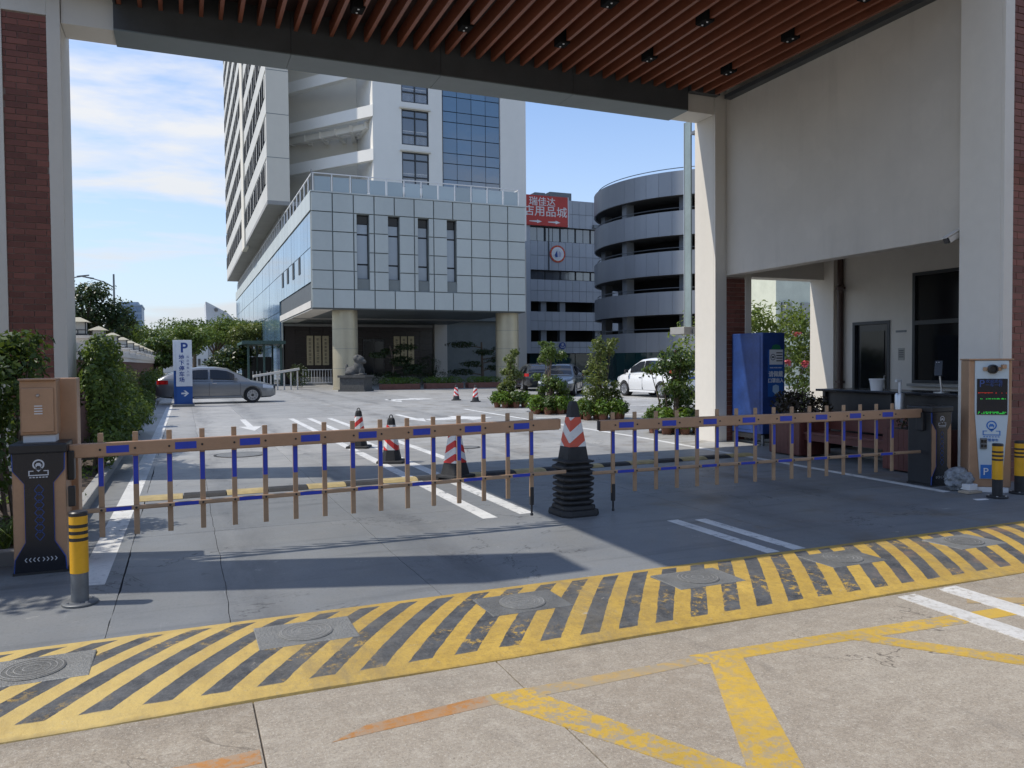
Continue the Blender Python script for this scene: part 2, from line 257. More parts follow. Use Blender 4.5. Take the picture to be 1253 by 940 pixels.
# ------------------------------------------------------------------ mesh helpers
ROOT = {}
def root_loc(o):
    while o.parent: o = o.parent
    return ROOT.get(o.name, Vector((0, 0, 0)))
class MB:
    def __init__(s): s.v = []; s.f = []
    def add(s, vs, fs):
        k = len(s.v); s.v += [tuple(p) for p in vs]; s.f += [tuple(i + k for i in f) for f in fs]; return s
    def box(s, x0, x1, y0, y1, z0, z1):
        if x0 > x1: x0, x1 = x1, x0
        if y0 > y1: y0, y1 = y1, y0
        return s.add([(x0, y0, z0), (x1, y0, z0), (x1, y1, z0), (x0, y1, z0), (x0, y0, z1), (x1, y0, z1), (x1, y1, z1), (x0, y1, z1)],
                     [(3, 2, 1, 0), (4, 5, 6, 7), (0, 1, 5, 4), (1, 2, 6, 5), (2, 3, 7, 6), (3, 0, 4, 7)])
    def prism(s, pts, ax, a0, a1):
        n = len(pts); mk = {'y': lambda p, a: (p[0], a, p[1]), 'x': lambda p, a: (a, p[0], p[1]), 'z': lambda p, a: (p[0], p[1], a)}[ax]
        vs = [mk(p, a0) for p in pts] + [mk(p, a1) for p in pts]
        return s.add(vs, [tuple(range(n)), tuple(range(2 * n - 1, n - 1, -1))] + [(i + n, (i + 1) % n + n, (i + 1) % n, i) for i in range(n)])
    def tube(s, p0, p1, r0, r1=None, n=10):
        r1 = r0 if r1 is None else r1; p0, p1 = Vector(p0), Vector(p1); d = (p1 - p0).normalized()
        a = d.cross(Vector((0, 0, 1)) if abs(d.z) < .9 else Vector((1, 0, 0))).normalized(); b = d.cross(a)
        vs = [p + (a * math.cos(t) + b * math.sin(t)) * r for p, r in ((p0, r0), (p1, r1)) for t in [2 * math.pi * i / n for i in range(n)]]
        return s.add(vs, [(i, (i + 1) % n, (i + 1) % n + n, i + n) for i in range(n)] + [tuple(range(n - 1, -1, -1)), tuple(range(n, 2 * n))])
    def path(s, pts, r, n=8):
        for a, b in zip(pts, pts[1:]): s.tube(a, b, r, r, n)
        return s
    def lathe(s, prof, c=(0, 0, 0), n=20, rot=0):
        vs = [(c[0] + r * math.cos(2 * math.pi * i / n + rot), c[1] + r * math.sin(2 * math.pi * i / n + rot), c[2] + z) for r, z in prof for i in range(n)]
        fs = [(j * n + i, j * n + (i + 1) % n, (j + 1) * n + (i + 1) % n, (j + 1) * n + i) for j in range(len(prof) - 1) for i in range(n)]
        fs += [tuple(range(n - 1, -1, -1)), tuple(range((len(prof) - 1) * n, len(prof) * n))]
        return s.add(vs, fs)
    def xf(s, M):
        s.v = [tuple(M @ Vector(p)) for p in s.v]; return s
    def build(s, name, m, parent=None, bevel=0, smooth=False, seg=2):
        me = bpy.data.meshes.new(name); off = root_loc(parent) if parent else Vector((0, 0, 0))
        me.from_pydata([(a - off.x, b - off.y, c - off.z) for a, b, c in s.v], [], s.f)
        bm = bmesh.new(); bm.from_mesh(me); bmesh.ops.recalc_face_normals(bm, faces=bm.faces)
        if bevel:
            es = [e for e in bm.edges if len(e.link_faces) == 2 and e.calc_face_angle() > .5]
            bmesh.ops.bevel(bm, geom=es, offset=bevel, segments=seg, affect='EDGES', profile=.5, clamp_overlap=True)
        bm.to_mesh(me); bm.free()
        me.materials.append(m)
        if smooth: me.shade_smooth(); me.set_sharp_from_angle(angle=R(38))
        o = bpy.data.objects.new(name, me); C.objects.link(o)
        if parent: o.parent = parent
        return o
def tag(o, label=None, cat=None, group=None, kind=None):
    if label: o['label'] = label
    if cat: o['category'] = cat
    if group: o['group'] = group
    if kind: o['kind'] = kind
    return o
def thing(name, label, cat, loc=(0, 0, 0), group=None):
    o = bpy.data.objects.new(name, None); C.objects.link(o); o.empty_display_size = .2
    o.location = loc; ROOT[o.name] = Vector(loc); return tag(o, label, cat, group)
def box(name, m, parent, e, bevel=0): return MB().box(*e).build(name, m, parent, bevel)
UB = {}
def piece(name, m, parent, e, rz=0):
    """a box piece with shared mesh data"""
    if m.name not in UB:
        me = bpy.data.meshes.new('piece'); q = MB().box(-.5, .5, -.5, .5, -.5, .5); me.from_pydata(q.v, [], q.f); me.materials.append(m); UB[m.name] = me
    o = bpy.data.objects.new(name, UB[m.name]); C.objects.link(o); o.parent = parent; L = root_loc(parent)
    o.location = ((e[0] + e[1]) / 2 - L.x, (e[2] + e[3]) / 2 - L.y, (e[4] + e[5]) / 2 - L.z); o.scale = (abs(e[1] - e[0]), abs(e[3] - e[2]), abs(e[5] - e[4])); o.rotation_euler.z = rz
    return o
def kids(o): return [c for c in bpy.data.objects if c.parent == o]
def copy_tree(o, parent=None):
    c = o.copy(); C.objects.link(c)
    if parent: c.parent = parent
    for ch in list(o.children): copy_tree(ch, c)
    return c
def text(s, size, loc, m, parent, rot=(R(90), 0, 0), ext=.003, sx=1.0, off=0.0, name='lettering', align='CENTER', bold=0.0):
    c = bpy.data.curves.new('t', 'FONT'); c.body = s; c.size = size; c.extrude = ext; c.align_x = align; c.align_y = 'CENTER'; c.offset = bold; c.resolution_u = 3
    t = bpy.data.objects.new('t', c); C.objects.link(t)
    me = bpy.data.meshes.new_from_object(t.evaluated_get(bpy.context.evaluated_depsgraph_get()))
    bpy.data.objects.remove(t); bpy.data.curves.remove(c)
    from mathutils import Euler
    M = Matrix.Translation(Vector(loc) - root_loc(parent)) @ Euler(rot).to_matrix().to_4x4() @ Matrix.Diagonal((sx, 1, 1, 1))
    me.transform(M); me.materials.clear(); me.materials.append(m); me.name = name
    o = bpy.data.objects.new(name, me); C.objects.link(o); o.parent = parent; return o
def blobs_mesh(name, m, parent, bl, voxel=.03):
    """one continuous rounded surface grown from ellipsoids"""
    bm = bmesh.new()
    for (x, y, z, a, b, c) in bl:
        r = bmesh.ops.create_icosphere(bm, subdivisions=3, radius=1)
        bmesh.ops.transform(bm, matrix=Matrix.Translation((x, y, z)) @ Matrix.Diagonal((a, b, c, 1)), verts=r['verts'])
    me = bpy.data.meshes.new(name); bm.to_mesh(me); bm.free(); t = bpy.data.objects.new('t', me); C.objects.link(t)
    md = t.modifiers.new('r', 'REMESH'); md.mode = 'VOXEL'; md.voxel_size = voxel
    me2 = bpy.data.meshes.new_from_object(t.evaluated_get(bpy.context.evaluated_depsgraph_get())); bpy.data.objects.remove(t)
    me2.materials.clear(); me2.materials.append(m); me2.shade_smooth(); me2.name = name
    o = bpy.data.objects.new(name, me2); C.objects.link(o); o.parent = parent; return o
def leaves(name, parent, m, bl, n, size, seed=1, fill=.45, aspect=.45, rough=.25, shear=0.0):
    """many small folded leaves spread through the volumes bl = (cx, cy, cz, rx, ry, rz), root-local coordinates"""
    g = np.random.default_rng(seed); vol = np.array([(b[3] * b[4] * b[5]) ** .67 for b in bl]); pk = g.choice(len(bl), n, p=vol / vol.sum())
    B = np.array(bl)[pk]; d = g.normal(size=(n, 3)); d /= np.linalg.norm(d, axis=1)[:, None]
    rad = fill + (1 - fill) * g.random(n) ** .6
    lump = 1 + rough * np.sin(d[:, 0] * 5.1 + seed) * np.cos(d[:, 1] * 4.3 + d[:, 2] * 3.7 + seed * 2)
    P = B[:, :3] + d * B[:, 3:6] * (rad * lump)[:, None]
    nrm = d * .8 + g.normal(size=(n, 3)) * .55 + np.array([0, 0, .45]); nrm /= np.linalg.norm(nrm, axis=1)[:, None]
    t = g.normal(size=(n, 3)) + np.array([0, 0, -.3]); t -= nrm * (t * nrm).sum(1)[:, None]; t /= np.linalg.norm(t, axis=1)[:, None]
    bt = np.cross(nrm, t); S = size * (.6 + .8 * g.random(n))[:, None]
    V = np.empty((n, 4, 3)); V[:, 0] = P - t * S * .5; V[:, 1] = P + bt * S * aspect * .5 + nrm * S * .10; V[:, 2] = P + t * S * .5 - nrm * S * .08; V[:, 3] = P - bt * S * aspect * .5 + nrm * S * .10
    me = bpy.data.meshes.new(name); me.vertices.add(n * 4); me.vertices.foreach_set('co', V.reshape(-1))
    me.loops.add(n * 4); me.loops.foreach_set('vertex_index', np.arange(n * 4, dtype=np.int32))
    me.polygons.add(n); me.polygons.foreach_set('loop_start', np.arange(0, n * 4, 4, dtype=np.int32)); me.polygons.foreach_set('loop_total', np.full(n, 4, dtype=np.int32))
    me.update(); me.validate(); me.materials.append(m)
    o = bpy.data.objects.new(name, me); C.objects.link(o)
    if parent: o.parent = parent
    return o
def sheet(name, m, parent, pts, z, t=.004):
    """a thin road marking, pts (x, y)"""
    return MB().prism(pts, 'z', -.006, z + t).build(name, m, parent)

# ------------------------------------------------------------------ ground
tag(MB().add([(-1500, -400, -.06), (1500, -400, -.06), (1500, 2600, -.06), (-1500, 2600, -.06)], [(0, 1, 2, 3)]).build('ground', mat('far_ground', (.16, .165, .15), .9, var=.3, vs=.05)), kind='structure')
st = tag(box('street', mat('joint_dirt', (.12, .10, .08), .95), None, (-30, 40, -12, 3.86, -.05, -.010)), kind='structure')
def slab(x0, x1, y0, y1): box('concrete_slab', STREET, st, (x0 + .0035, x1 - .0035, y0 + .003, y1 - .003, -.03, 0), .003)
sx = [-24, -16, -9, -3.6, .275, 1.515, 5.2, 9.0, 14, 20, 28]
for a, b_ in zip(sx, sx[1:]):
    for c_, d_ in ((-8, -3), (-3, .9), (.9, 3.855)): slab(a, b_, c_, d_)
dv = tag(box('driveway', mat('joint_dark', (.03, .032, .035), .9), None, (-12, 70, 5.05, 120, -.05, -.018)), kind='structure')  # dark base showing in the joints between the bays
dx = [-12, -.45, .25, 1.6, 5.1, 9.75, 14, 20, 32, 70]; dy = [5.06, 8.0, 10.35, 14.2, 18.5, 24, 32, 45, 62, 120]
from mathutils import noise as mn
def jw(x, y): return .022 * mn.noise(Vector((x * .9 + 3.1, y * .9, 1.7))) + .010 * mn.noise(Vector((x * 5, y * 5, 4.2)))
for a, b_ in zip(dx, dx[1:]):
    for c_, d_ in zip(dy, dy[1:]):
        near = c_ < 20 and a > -11; n_ = 24 if near else 1; g_ = .0022; pts = []
        ex_ = lambda X, y: X + (jw(X, y) if near and -1 < X < 9 else 0)
        ey_ = lambda x, Y: Y + (jw(x, Y) if near and 6 < Y < 19 else 0)
        for i in range(n_): x = a + (b_ - a) * i / n_; pts.append((max(x, ex_(a, c_) + g_), ey_(x, c_) + g_) if i else (ex_(a, c_) + g_, ey_(a, c_) + g_))
        for i in range(n_): y = c_ + (d_ - c_) * i / n_; pts.append((ex_(b_, y) - g_, y + g_ if i else ey_(b_, c_) + g_))
        for i in range(n_): x = b_ - (b_ - a) * i / n_; pts.append((x - g_ if i else ex_(b_, d_) - g_, ey_(x, d_) - g_))
        for i in range(n_): y = d_ - (d_ - c_) * i / n_; pts.append((ex_(a, y) + g_, y - g_ if i else ey_(a, d_) - g_))
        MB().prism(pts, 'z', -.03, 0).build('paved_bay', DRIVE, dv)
# markings
def dash(x0, x1, y0, y1, m=PWHITE): sheet('lane_line', m, dv, [(x0, y0), (x1, y0), (x1, y1), (x0, y1)], .001, .0008)
sheet('edge_line', PWHITE, dv, [(-.76, 6.42), (-.56, 6.38), (-.48, 16), (-.42, 32.5), (-.62, 32.5), (-.68, 16)], .001, .0008)
dash(2.80, 2.96, 7.45, 14.0); dash(3.24, 3.40, 7.52, 14.0); dash(2.80, 2.95, 14.15, 23.6); dash(3.30, 3.45, 14.15, 23.4); dash(3.85, 4.0, 19.4, 23.2); dash(3.95, 4.1, 12.4, 16.6)
dash(4.44, 4.57, 5.12, 6.58); dash(4.72, 4.85, 5.12, 6.5)
sheet('lane_line', PWHITE, dv, [(8.38, 6.6), (8.50, 6.6), (8.90, 14), (8.98, 25.5), (8.86, 25.5), (8.78, 14)], .001, .0008)
dash(9.3, 14.8, 20.3, 20.45); dash(9.6, 18, 24.2, 24.35); dash(12, 19.5, 28.4, 28.55)
def arrow(x, y, L, head, turn=0):
    sheet('lane_arrow', PWHITE, dv, [(x - .08, y + L), (x - .08, y + head), (x - .28, y + head), (x, y), (x + .28, y + head), (x + .08, y + head), (x + .08, y + L)], .001, .0008)
arrow(1.55, 19.7, 4.2, 1.4); arrow(6.1, 20.6, 3.2, 1.2); arrow(8.3, 31.5, 2.6, 1.2)
sheet('lane_arrow', PWHITE, dv, [(6.3, 21.4), (7.3, 21.9), (7.3, 22.4), (8.3, 21.2), (7.4, 20.4), (7.4, 20.9), (6.3, 20.9)], .003, .0008)
sheet('lane_arrow', PWHITE, dv, [(8.1, 33.8), (9.4, 34.2), (9.4, 34.6), (10.3, 33.6), (9.4, 32.9), (9.4, 33.3), (8.1, 33.2)], .001, .0008)
Ms = tag(box('street_marking_bed', STREET, None, (-24, 28, .92, 3.83, -.02, .0008)), kind='structure') if False else None
def ymk(pts, m=PYEL, z=.0015): sheet('street_marking', m, st, pts, z * .5, .0006)
ymk([(.55, 3.30), (1.3, 3.36), (1.3, 3.47), (.72, 3.40)], PORANGE); ymk([(1.303, 3.36), (1.75, 3.36), (2.50, 3.38), (2.50, 3.47), (1.303, 3.47)], PYELF)
ymk([(1.33, 3.469), (1.33, 3.35), (1.86, 2.4), (2.02, 2.4), (1.52, 3.469)], PYEL, .0045)
ymk([(2.503, 3.50), (2.503, 3.365), (3.3, 3.33), (4.35, 3.25), (4.35, 3.40), (3.3, 3.46)], PYEL)
ymk([(2.56, 3.40), (2.76, 3.38), (2.14, 2.2), (1.88, 2.2)], PYEL, .0045)
ymk([(3.40, 3.44), (3.56, 3.44), (5.2, 1.5), (4.95, 1.5)], PYEL, .0045)
ymk([(4.362, 3.40), (4.362, 3.26), (7.0, 3.1), (7.0, 3.24)], PYEL); ymk([(4.7, 3.52), (4.8, 3.6), (6.4, 2.9), (6.3, 2.8)], PYELF, .0045)
ymk([(-.9, 3.16), (.262, 3.24), (.262, 3.36), (-.9, 3.30)], PORANGE)
ymk([(4.40, 3.80), (4.56, 3.80), (4.50, 2.4), (4.33, 2.4)], PWHITES, .0075); ymk([(4.80, 3.82), (4.98, 3.82), (4.92, 2.4), (4.72, 2.4)], PWHITES, .0075)
# speed hump across the entrance
hm = MB(); nx, ny = 130, 14; X0, X1 = -4.0, 11.5
def hz_(t): return .004 + .045 * math.sin(math.pi * t) ** .8
for j in range(ny + 1):
    for i in range(nx + 1):
        t = j / ny; x = X0 + (X1 - X0) * i / nx
        hm.v.append((x, 3.865 + 1.225 * t + .012 * math.sin(x * 3.1) * (1 - t), hz_(t)))
hm.f = [(j * (nx + 1) + i, j * (nx + 1) + i + 1, (j + 1) * (nx + 1) + i + 1, (j + 1) * (nx + 1) + i) for j in range(ny) for i in range(nx)]
k = len(hm.v); hm.v += [(X0, 3.865, -.03), (X1, 3.865, -.03), (X1, 5.09, -.03), (X0, 5.09, -.03)]
hm.f += [(k, k + 1, nx, 0)] if False else []
for i in range(nx):                                                     # the lip towards the street
    a = len(hm.v); p, q = hm.v[i], hm.v[i + 1]; hm.v += [(p[0], p[1] - .012, -.02), (q[0], q[1] - .012, -.02)]; hm.f.append((i, a, a + 1, i + 1))
hmp = hm.build('speed_hump', HUMP, None, smooth=True); tag(hmp, 'low speed hump painted in slanting yellow and black stripes across the gate', 'speed hump')
IRON = mat('manhole_steel', (.21, .21, .20), .5, metal=.4, var=.45, vs=4, bump=.8, bs=60, rand=.4); IRONR = mat('manhole_ring', (.30, .295, .28), .55, metal=.3, var=.4, vs=9)
ml = ['steel manhole cover in the hump nearest the yellow bollard beside the beige cabinet', 'worn steel manhole cover in the hump, second counting from the bollard with grey foot',
      'steel manhole cover in the hump, third counting from the bollard with grey foot', 'steel manhole cover in the hump straight in front of the cone stack',
      'steel manhole cover in the hump just beyond the two short white dashes', 'rusty speckled manhole cover in the hump closest to the parking payment machine']
for i in range(6):
    x = -.74 + i * 1.365; z = hz_((4.59 - 3.865) / 1.225) - .008
    t = thing('manhole_cover', ml[i], 'manhole cover', (x, 4.59, z), 'manhole covers let into the hump')
    MB().box(x - .275, x + .275, 4.40, 4.78, z - .01, z + .012).build('frame', IRON, t, .005)
    MB().lathe([(.15, 0), (.152, .016), (.146, .018)], (x, 4.59, z), 32).build('lid', IRON, t)
    rg = MB()
    for r in (.142, .115, .085, .045):
        n = 32
        for a in range(n):
            t0, t1 = 2 * math.pi * a / n, 2 * math.pi * (a + 1) / n
            rg.add([(x + r * math.cos(t0), 4.59 + r * math.sin(t0), z + .0195), (x + r * math.cos(t1), 4.59 + r * math.sin(t1), z + .0195), (x + (r - .006) * math.cos(t1), 4.59 + (r - .006) * math.sin(t1), z + .0195), (x + (r - .006) * math.cos(t0), 4.59 + (r - .006) * math.sin(t0), z + .0195)], [(0, 1, 2, 3)])
    rg.build('cast_ring', IRONR, t)['kind'] = 'stuff'
# rubber speed bump inside the gate
t = thing('rubber_speed_bump', 'black and yellow rubber speed bump lying across the lanes inside the gate', 'speed bump', (-.5, 10.2, 0))
RY = mat('bump_yellow', (.40, .31, .14), .6, var=.25, vs=9, bump=.2)
for i in range(19):
    x = -.52 + i * .49; m = RY if i % 2 == 0 else RUB; y = 10.22 + .02 * i
    MB().prism([(y - .15, .003), (y + .15, .003), (y + .09, .036), (y + .03, .043), (y - .03, .043), (y - .09, .036)], 'x', x + .004, x + .486).build('bump_segment', m, t, .006)
# utility covers lying in the forecourt
for x, y, s, lb in ((10.6, 23.0, .35, 'round dark drain cover in the pale forecourt behind the bushy potted shrubs'), (4.9, 13.9, .22, 'small dark drain cover beside the nearest striped cone'), (-.1 + 1.0, 14.6, .4, 'round drain cover in the entry lane beside the white edge line')):
    t = thing('drain_cover', lb, 'drain cover', (x, y, 0)); MB().lathe([(s, .0), (s, .008), (s * .9, .01)], (x, y, 0), 24).build('lid', IRON, t); MB().lathe([(s + .05, .0), (s + .05, .005), (s + .01, .006)], (x, y, 0), 24).build('frame', RUB, t)
# planting bed along the fence
bed = tag(box('planting_bed', SOIL, None, (-2.0, -1.12, 7.4, 84, -.02, .07)), kind='structure')
for i in range(26): box('kerb_stone', CONC, bed, (-1.12, -1.0, 7.4 + i * 1.2, 8.59 + i * 1.2, -.02, .12), .01)
for i in range(4): box('kerb_stone', CONC, bed, (-4.0 + i * .75, -3.26 + i * .75, 7.28, 7.4, -.02, .12), .01)
tag(box('planting_bed', SOIL, None, (-6.0, -2.03, 7.4, 84, -.02, .05)), kind='structure')

# ------------------------------------------------------------------ gate house: pillars, canopy, wall
def pillar(label, x0, x1, y0, dep, bx0, bx1, zt, bz0, bz1, group):
    """brick panel let into a rendered pillar; the front faces the street"""
    t = thing('gate_pillar', label, 'pillar', ((x0 + x1) / 2, y0 + dep / 2, 0), group)
    box('core', WHITE, t, (x0, x1, y0 + .05, y0 + dep, 0, zt), .006)
    for a, b in ((x0, bx0), (bx1, x1)): box('frame_strip', WHITE, t, (a, b, y0, y0 + .05, 0, zt), .006)
    box('frame_cap', WHITE, t, (bx0, bx1, y0, y0 + .05, bz1, zt), 0)
    box('mortar_bed', MORTAR, t, (bx0 + .001, bx1 - .001, y0 + .032, y0 + .05, 0, bz1), 0)
    pit = .0865; r = random.Random(int(x0 * 10)); row = 0; z = bz0
    while z + .075 <= bz1:
        x = bx0 - (row * .127 % .26)
        while x < bx1 - .01:
            a, b = max(x + .005, bx0 + .003), min(x + .255, bx1 - .003)
            if b - a > .02:
                pr = .014 + r.random() * .006
                piece('brick', BRICK, t, (a, b, y0 + pr, y0 + .033, z + .004, z + .0795))
            x += .26
        z += pit; row += 1
    return t
GP = 'brick panelled pillars of the gate house'
pillar('tall cream pillar with a full height brick panel behind the beige control cabinet', -2.36, -1.50, 12.55, .95, -2.2, -1.67, 6.85, .9, 6.45, GP)
pillar('cream pillar with brick panel behind the parking payment machine', 9.60, 10.66, 6.73, .62, 9.77, 10.45, 7.1, .02, 6.5, GP)
pillar('sunlit cream pillar between the potted shrubs and the tall blue cabinet', 9.60, 10.48, 12.55, .66, 9.87, 10.33, 6.85, .02, 3.25, GP)
pillar('cream pillar with brick panel rising at the street corner of the canopy', -2.36, -1.50, 6.73, .62, -2.2, -1.67, 6.85, 5.0, 6.45, GP)
cp = thing('gate_canopy', 'long flat gate canopy with red brown timber slats and dark metal edge', 'canopy', (4.5, 9.8, 6.3))
box('roof_slab', CEIL, cp, (-.83, 10.3, 6.5, 13.12, 7.0, 7.25))
for x0, x1 in ((-.83, 1.6), (1.606, 4.0), (4.006, 6.45), (6.456, 8.9)):
    box('edge_beam', DARKM, cp, (x0, x1, 12.45, 13.1, 6.36, 7.0)); box('soffit_panel', SOFFIT, cp, (x0, x1, 12.451, 13.1, 6.34, 6.359))
box('edge_beam', DARKM, cp, (8.92, 9.6, 12.40, 12.54, 6.70, 7.0)); box('side_trim', DARKM, cp, (9.70, 9.848, 7.36, 12.4, 6.64, 6.72))
box('side_trim', DARKM, cp, (-.83, -.80, 6.5, 12.45, 6.70, 7.0))
box('cap_flashing', DARKM, cp, (-2.5, -.84, 12.2, 13.3, 6.86, 6.98))
for k in range(39): piece('slat', SLAT, cp, (-.78 + k * .27, -.725 + k * .27, 6.9, 12.45, 6.705, 6.93))
WB = tag(box('portal_beam', WHITE, None, (-1.49, 9.59, 12.58, 13.15, 6.38, 6.85)), 'cream beam joining the two far pillars along the canopy edge', 'beam')
SLN = ['in the far row at the end away from the wall', 'second from the open end in the far row', 'third from the open end in the far row', 'fourth from the open end in the far row', 'fifth from the open end in the far row', 'nearest the cream wall in the far row']
k = 0
for row, y, xs in ((0, 11.34, [2.41 + 1.64 * i for i in range(5)]), (1, 9.82, [4.05 + 1.64 * i for i in range(4)]), (2, 8.3, [5.7, 7.33, 8.97])):
    for j, x in enumerate(xs):
        lab = 'twin spotlight ' + (['first', 'second', 'third', 'fourth', 'fifth'][j]) + (' from the open end in the edge row', ' from the open end in the middle row', ' from the open end in the street row')[row]
        t = thing('ceiling_spotlight', lab, 'spotlight', (x, y, 6.7), 'twin spotlights in the canopy ceiling')
        box('housing', mat('matt_black', (.012, .012, .012), .9, spec=.1), t, (x - .095, x + .085, y - .12, y + .12, 6.675, 6.93), .01)
        for dy_ in (-.06, .06): MB().lathe([(.014, 0), (.016, .008)], (x - .01, y + dy_, 6.667), 12).build('lens', PAPER, t)
# guard house
gh = thing('guard_house', 'shaded cream guard house with dark door and big window behind the barrier', 'guard house', (10.7, 9.6, 0))
box('upper_wall', BEAMW, gh, (9.85, 10.1, 7.36, 12.54, 3.27, 6.98), .006)
box('header_beam', WHITE2, gh, (10.481, 12.899, 13.1, 13.5, 3.34, 4.0))
box('corner_post', WHITE, gh, (12.9, 13.35, 12.82, 13.5, 0, 4.0), .006)
XD = 13.0
wl = MB()
for e in ((XD, XD + .2, 12.38, 12.819, 0, 4.0), (XD, XD + .2, 11.44, 12.38, 2.38, 4.0), (XD, XD + .2, 10.92, 11.44, 0, 4.0), (XD, XD + .2, 6.5, 10.92, 3.26, 4.0), (XD, XD + .2, 6.5, 10.92, 0, 1.14)): wl.box(*e)
wl.build('back_wall', WHITE2, gh)
box('street_side_wall', WHITE2, gh, (10.67, 13.3, 6.75, 6.95, 0, 4.0)); box('ceiling_slab', WHITE2, gh, (10.1, 13.4, 6.5, 13.5, 4.001, 4.15)); box('plinth', CONC, gh, (10.2, 13.0, 6.8, 13.4, -.01, .03))  # mostly hidden street side wall, added to keep street bounce out of the room
d = box('door', BLACKG, gh, (XD + .05, XD + .09, 11.50, 12.32, .03, 2.32))
box('door_glass', GLASSD, d, (XD + .035, XD + .049, 11.62, 12.2, .25, 2.18)); MB().path([(XD + .02, 11.58, .95), (XD + .0, 11.58, .98), (XD + .0, 11.58, 1.25), (XD + .02, 11.58, 1.28)], .012).build('handle', STEEL, d)
f = MB()
for e in ((XD - .02, XD + .12, 11.44, 11.5, 0, 2.38), (XD - .02, XD + .12, 12.32, 12.38, 0, 2.38), (XD - .02, XD + .12, 11.5, 12.32, 2.32, 2.38)): f.box(*e)
f.build('door_frame', MULL, gh)
wn = MB()
for e in ((XD - .02, XD + .1, 10.86, 10.92, 1.14, 3.26), (XD - .02, XD + .1, 6.5, 10.86, 3.2, 3.26), (XD - .02, XD + .1, 6.5, 10.86, 1.14, 1.2), (XD - .019, XD + .08, 6.5, 10.86, 2.26, 2.34), (XD - .018, XD + .08, 8.7, 8.76, 1.2, 3.2)): wn.box(*e)
wf = wn.build('window', MULL, gh)
for y0, y1, z0, z1 in ((8.76, 10.86, 1.2, 2.26), (8.76, 10.86, 2.34, 3.2), (6.5, 8.7, 1.2, 2.26), (6.5, 8.7, 2.34, 3.2)): box('pane', GLASSD, wf, (XD + .03, XD + .05, y0, y1, z0, z1))
box('window_sill', CONC, gh, (XD - .1, XD - .021, 6.5, 10.97, 1.08, 1.13))
box('name_plate', GREYM, gh, (XD - .015, XD - .001, 11.06, 11.3, 2.13, 2.17)); box('notice', mat('notice_paper', (.35, .34, .31), .8), gh, (XD - .006, XD - .001, 11.1, 11.25, 1.58, 1.82))
for i in range(4): box('notice_print', INKK, gh, (XD - .008, XD - .0065, 11.12, 11.23, 1.76 - i * .04, 1.775 - i * .04))
MB().tube((XD - .07, 12.66, 0), (XD - .07, 12.66, 4.0), .06, n=14).build('downpipe', BROWNP, gh, smooth=True)
for z in (1.1, 3.1): MB().box(XD - .14, XD - .001, 12.59, 12.73, z, z + .05).build('pipe_bracket', BROWNP, gh)
# cameras
def bullet(loc, yaw, pitch, label):
    t = thing('security_camera', label, 'security camera', (0, 0, 0), 'security cameras')
    MB().prism([(-.045, -.035), (.045, -.035), (.05, .03), (.03, .05), (-.03, .05), (-.05, .03)], 'x', -.14, .12).build('body', WHITE2, t, .006)
    MB().prism([(-.058, .052), (.058, .052), (.058, .062), (-.058, .062)], 'x', -.19, .12).build('sun_shield', WHITE2, t, .003)
    MB().prism([(-.04, -.03), (.04, -.03), (.045, .03), (.03, .045), (-.03, .045), (-.045, .03)], 'x', -.165, -.1405).build('lens', BLACKG, t, .004)
    MB().path([(.05, 0, -.035), (.10, 0, -.09), (.24, 0, -.09)], .016).build('bracket', WHITE2, t)
    t.rotation_euler = (0, pitch, yaw); t.location = loc; return t
bullet((9.66, 7.46, 3.26), R(-8), R(-28), 'white bullet camera at the lower corner of the cream wall beside the pillar')
t = bullet((12.78, 12.5, 3.1), R(40), R(-10), 'small dark camera on the brown downpipe by the guard house door')
for c_ in t.children: c_.data = c_.data.copy(); c_.data.materials[0] = BROWNP
# glass fin behind the far pillar
t = thing('glass_sign_fin', 'thin vertical green tinted glass strip hung beside the sunlit pillar', 'glass sign', (9.62, 13.55, 0))
box('glass_strip', mat('pale_green_glass', (.20, .25, .25), .12, var=.25, vs=1), t, (9.60, 9.63, 13.35, 13.56, 2.3, 6.5)); box('edge_strip', STEEL, t, (9.59, 9.64, 13.561, 13.58, 2.3, 6.5)); box('foot_box', CONC, t, (9.4, 9.7, 13.3, 13.8, 2.15, 2.299), .01)
box('hanger', GREYM, t, (9.6, 9.7, 13.216, 13.35, 2.16, 2.25)); box('hanger', GREYM, t, (9.6, 9.7, 13.216, 13.35, 6.2, 6.26))

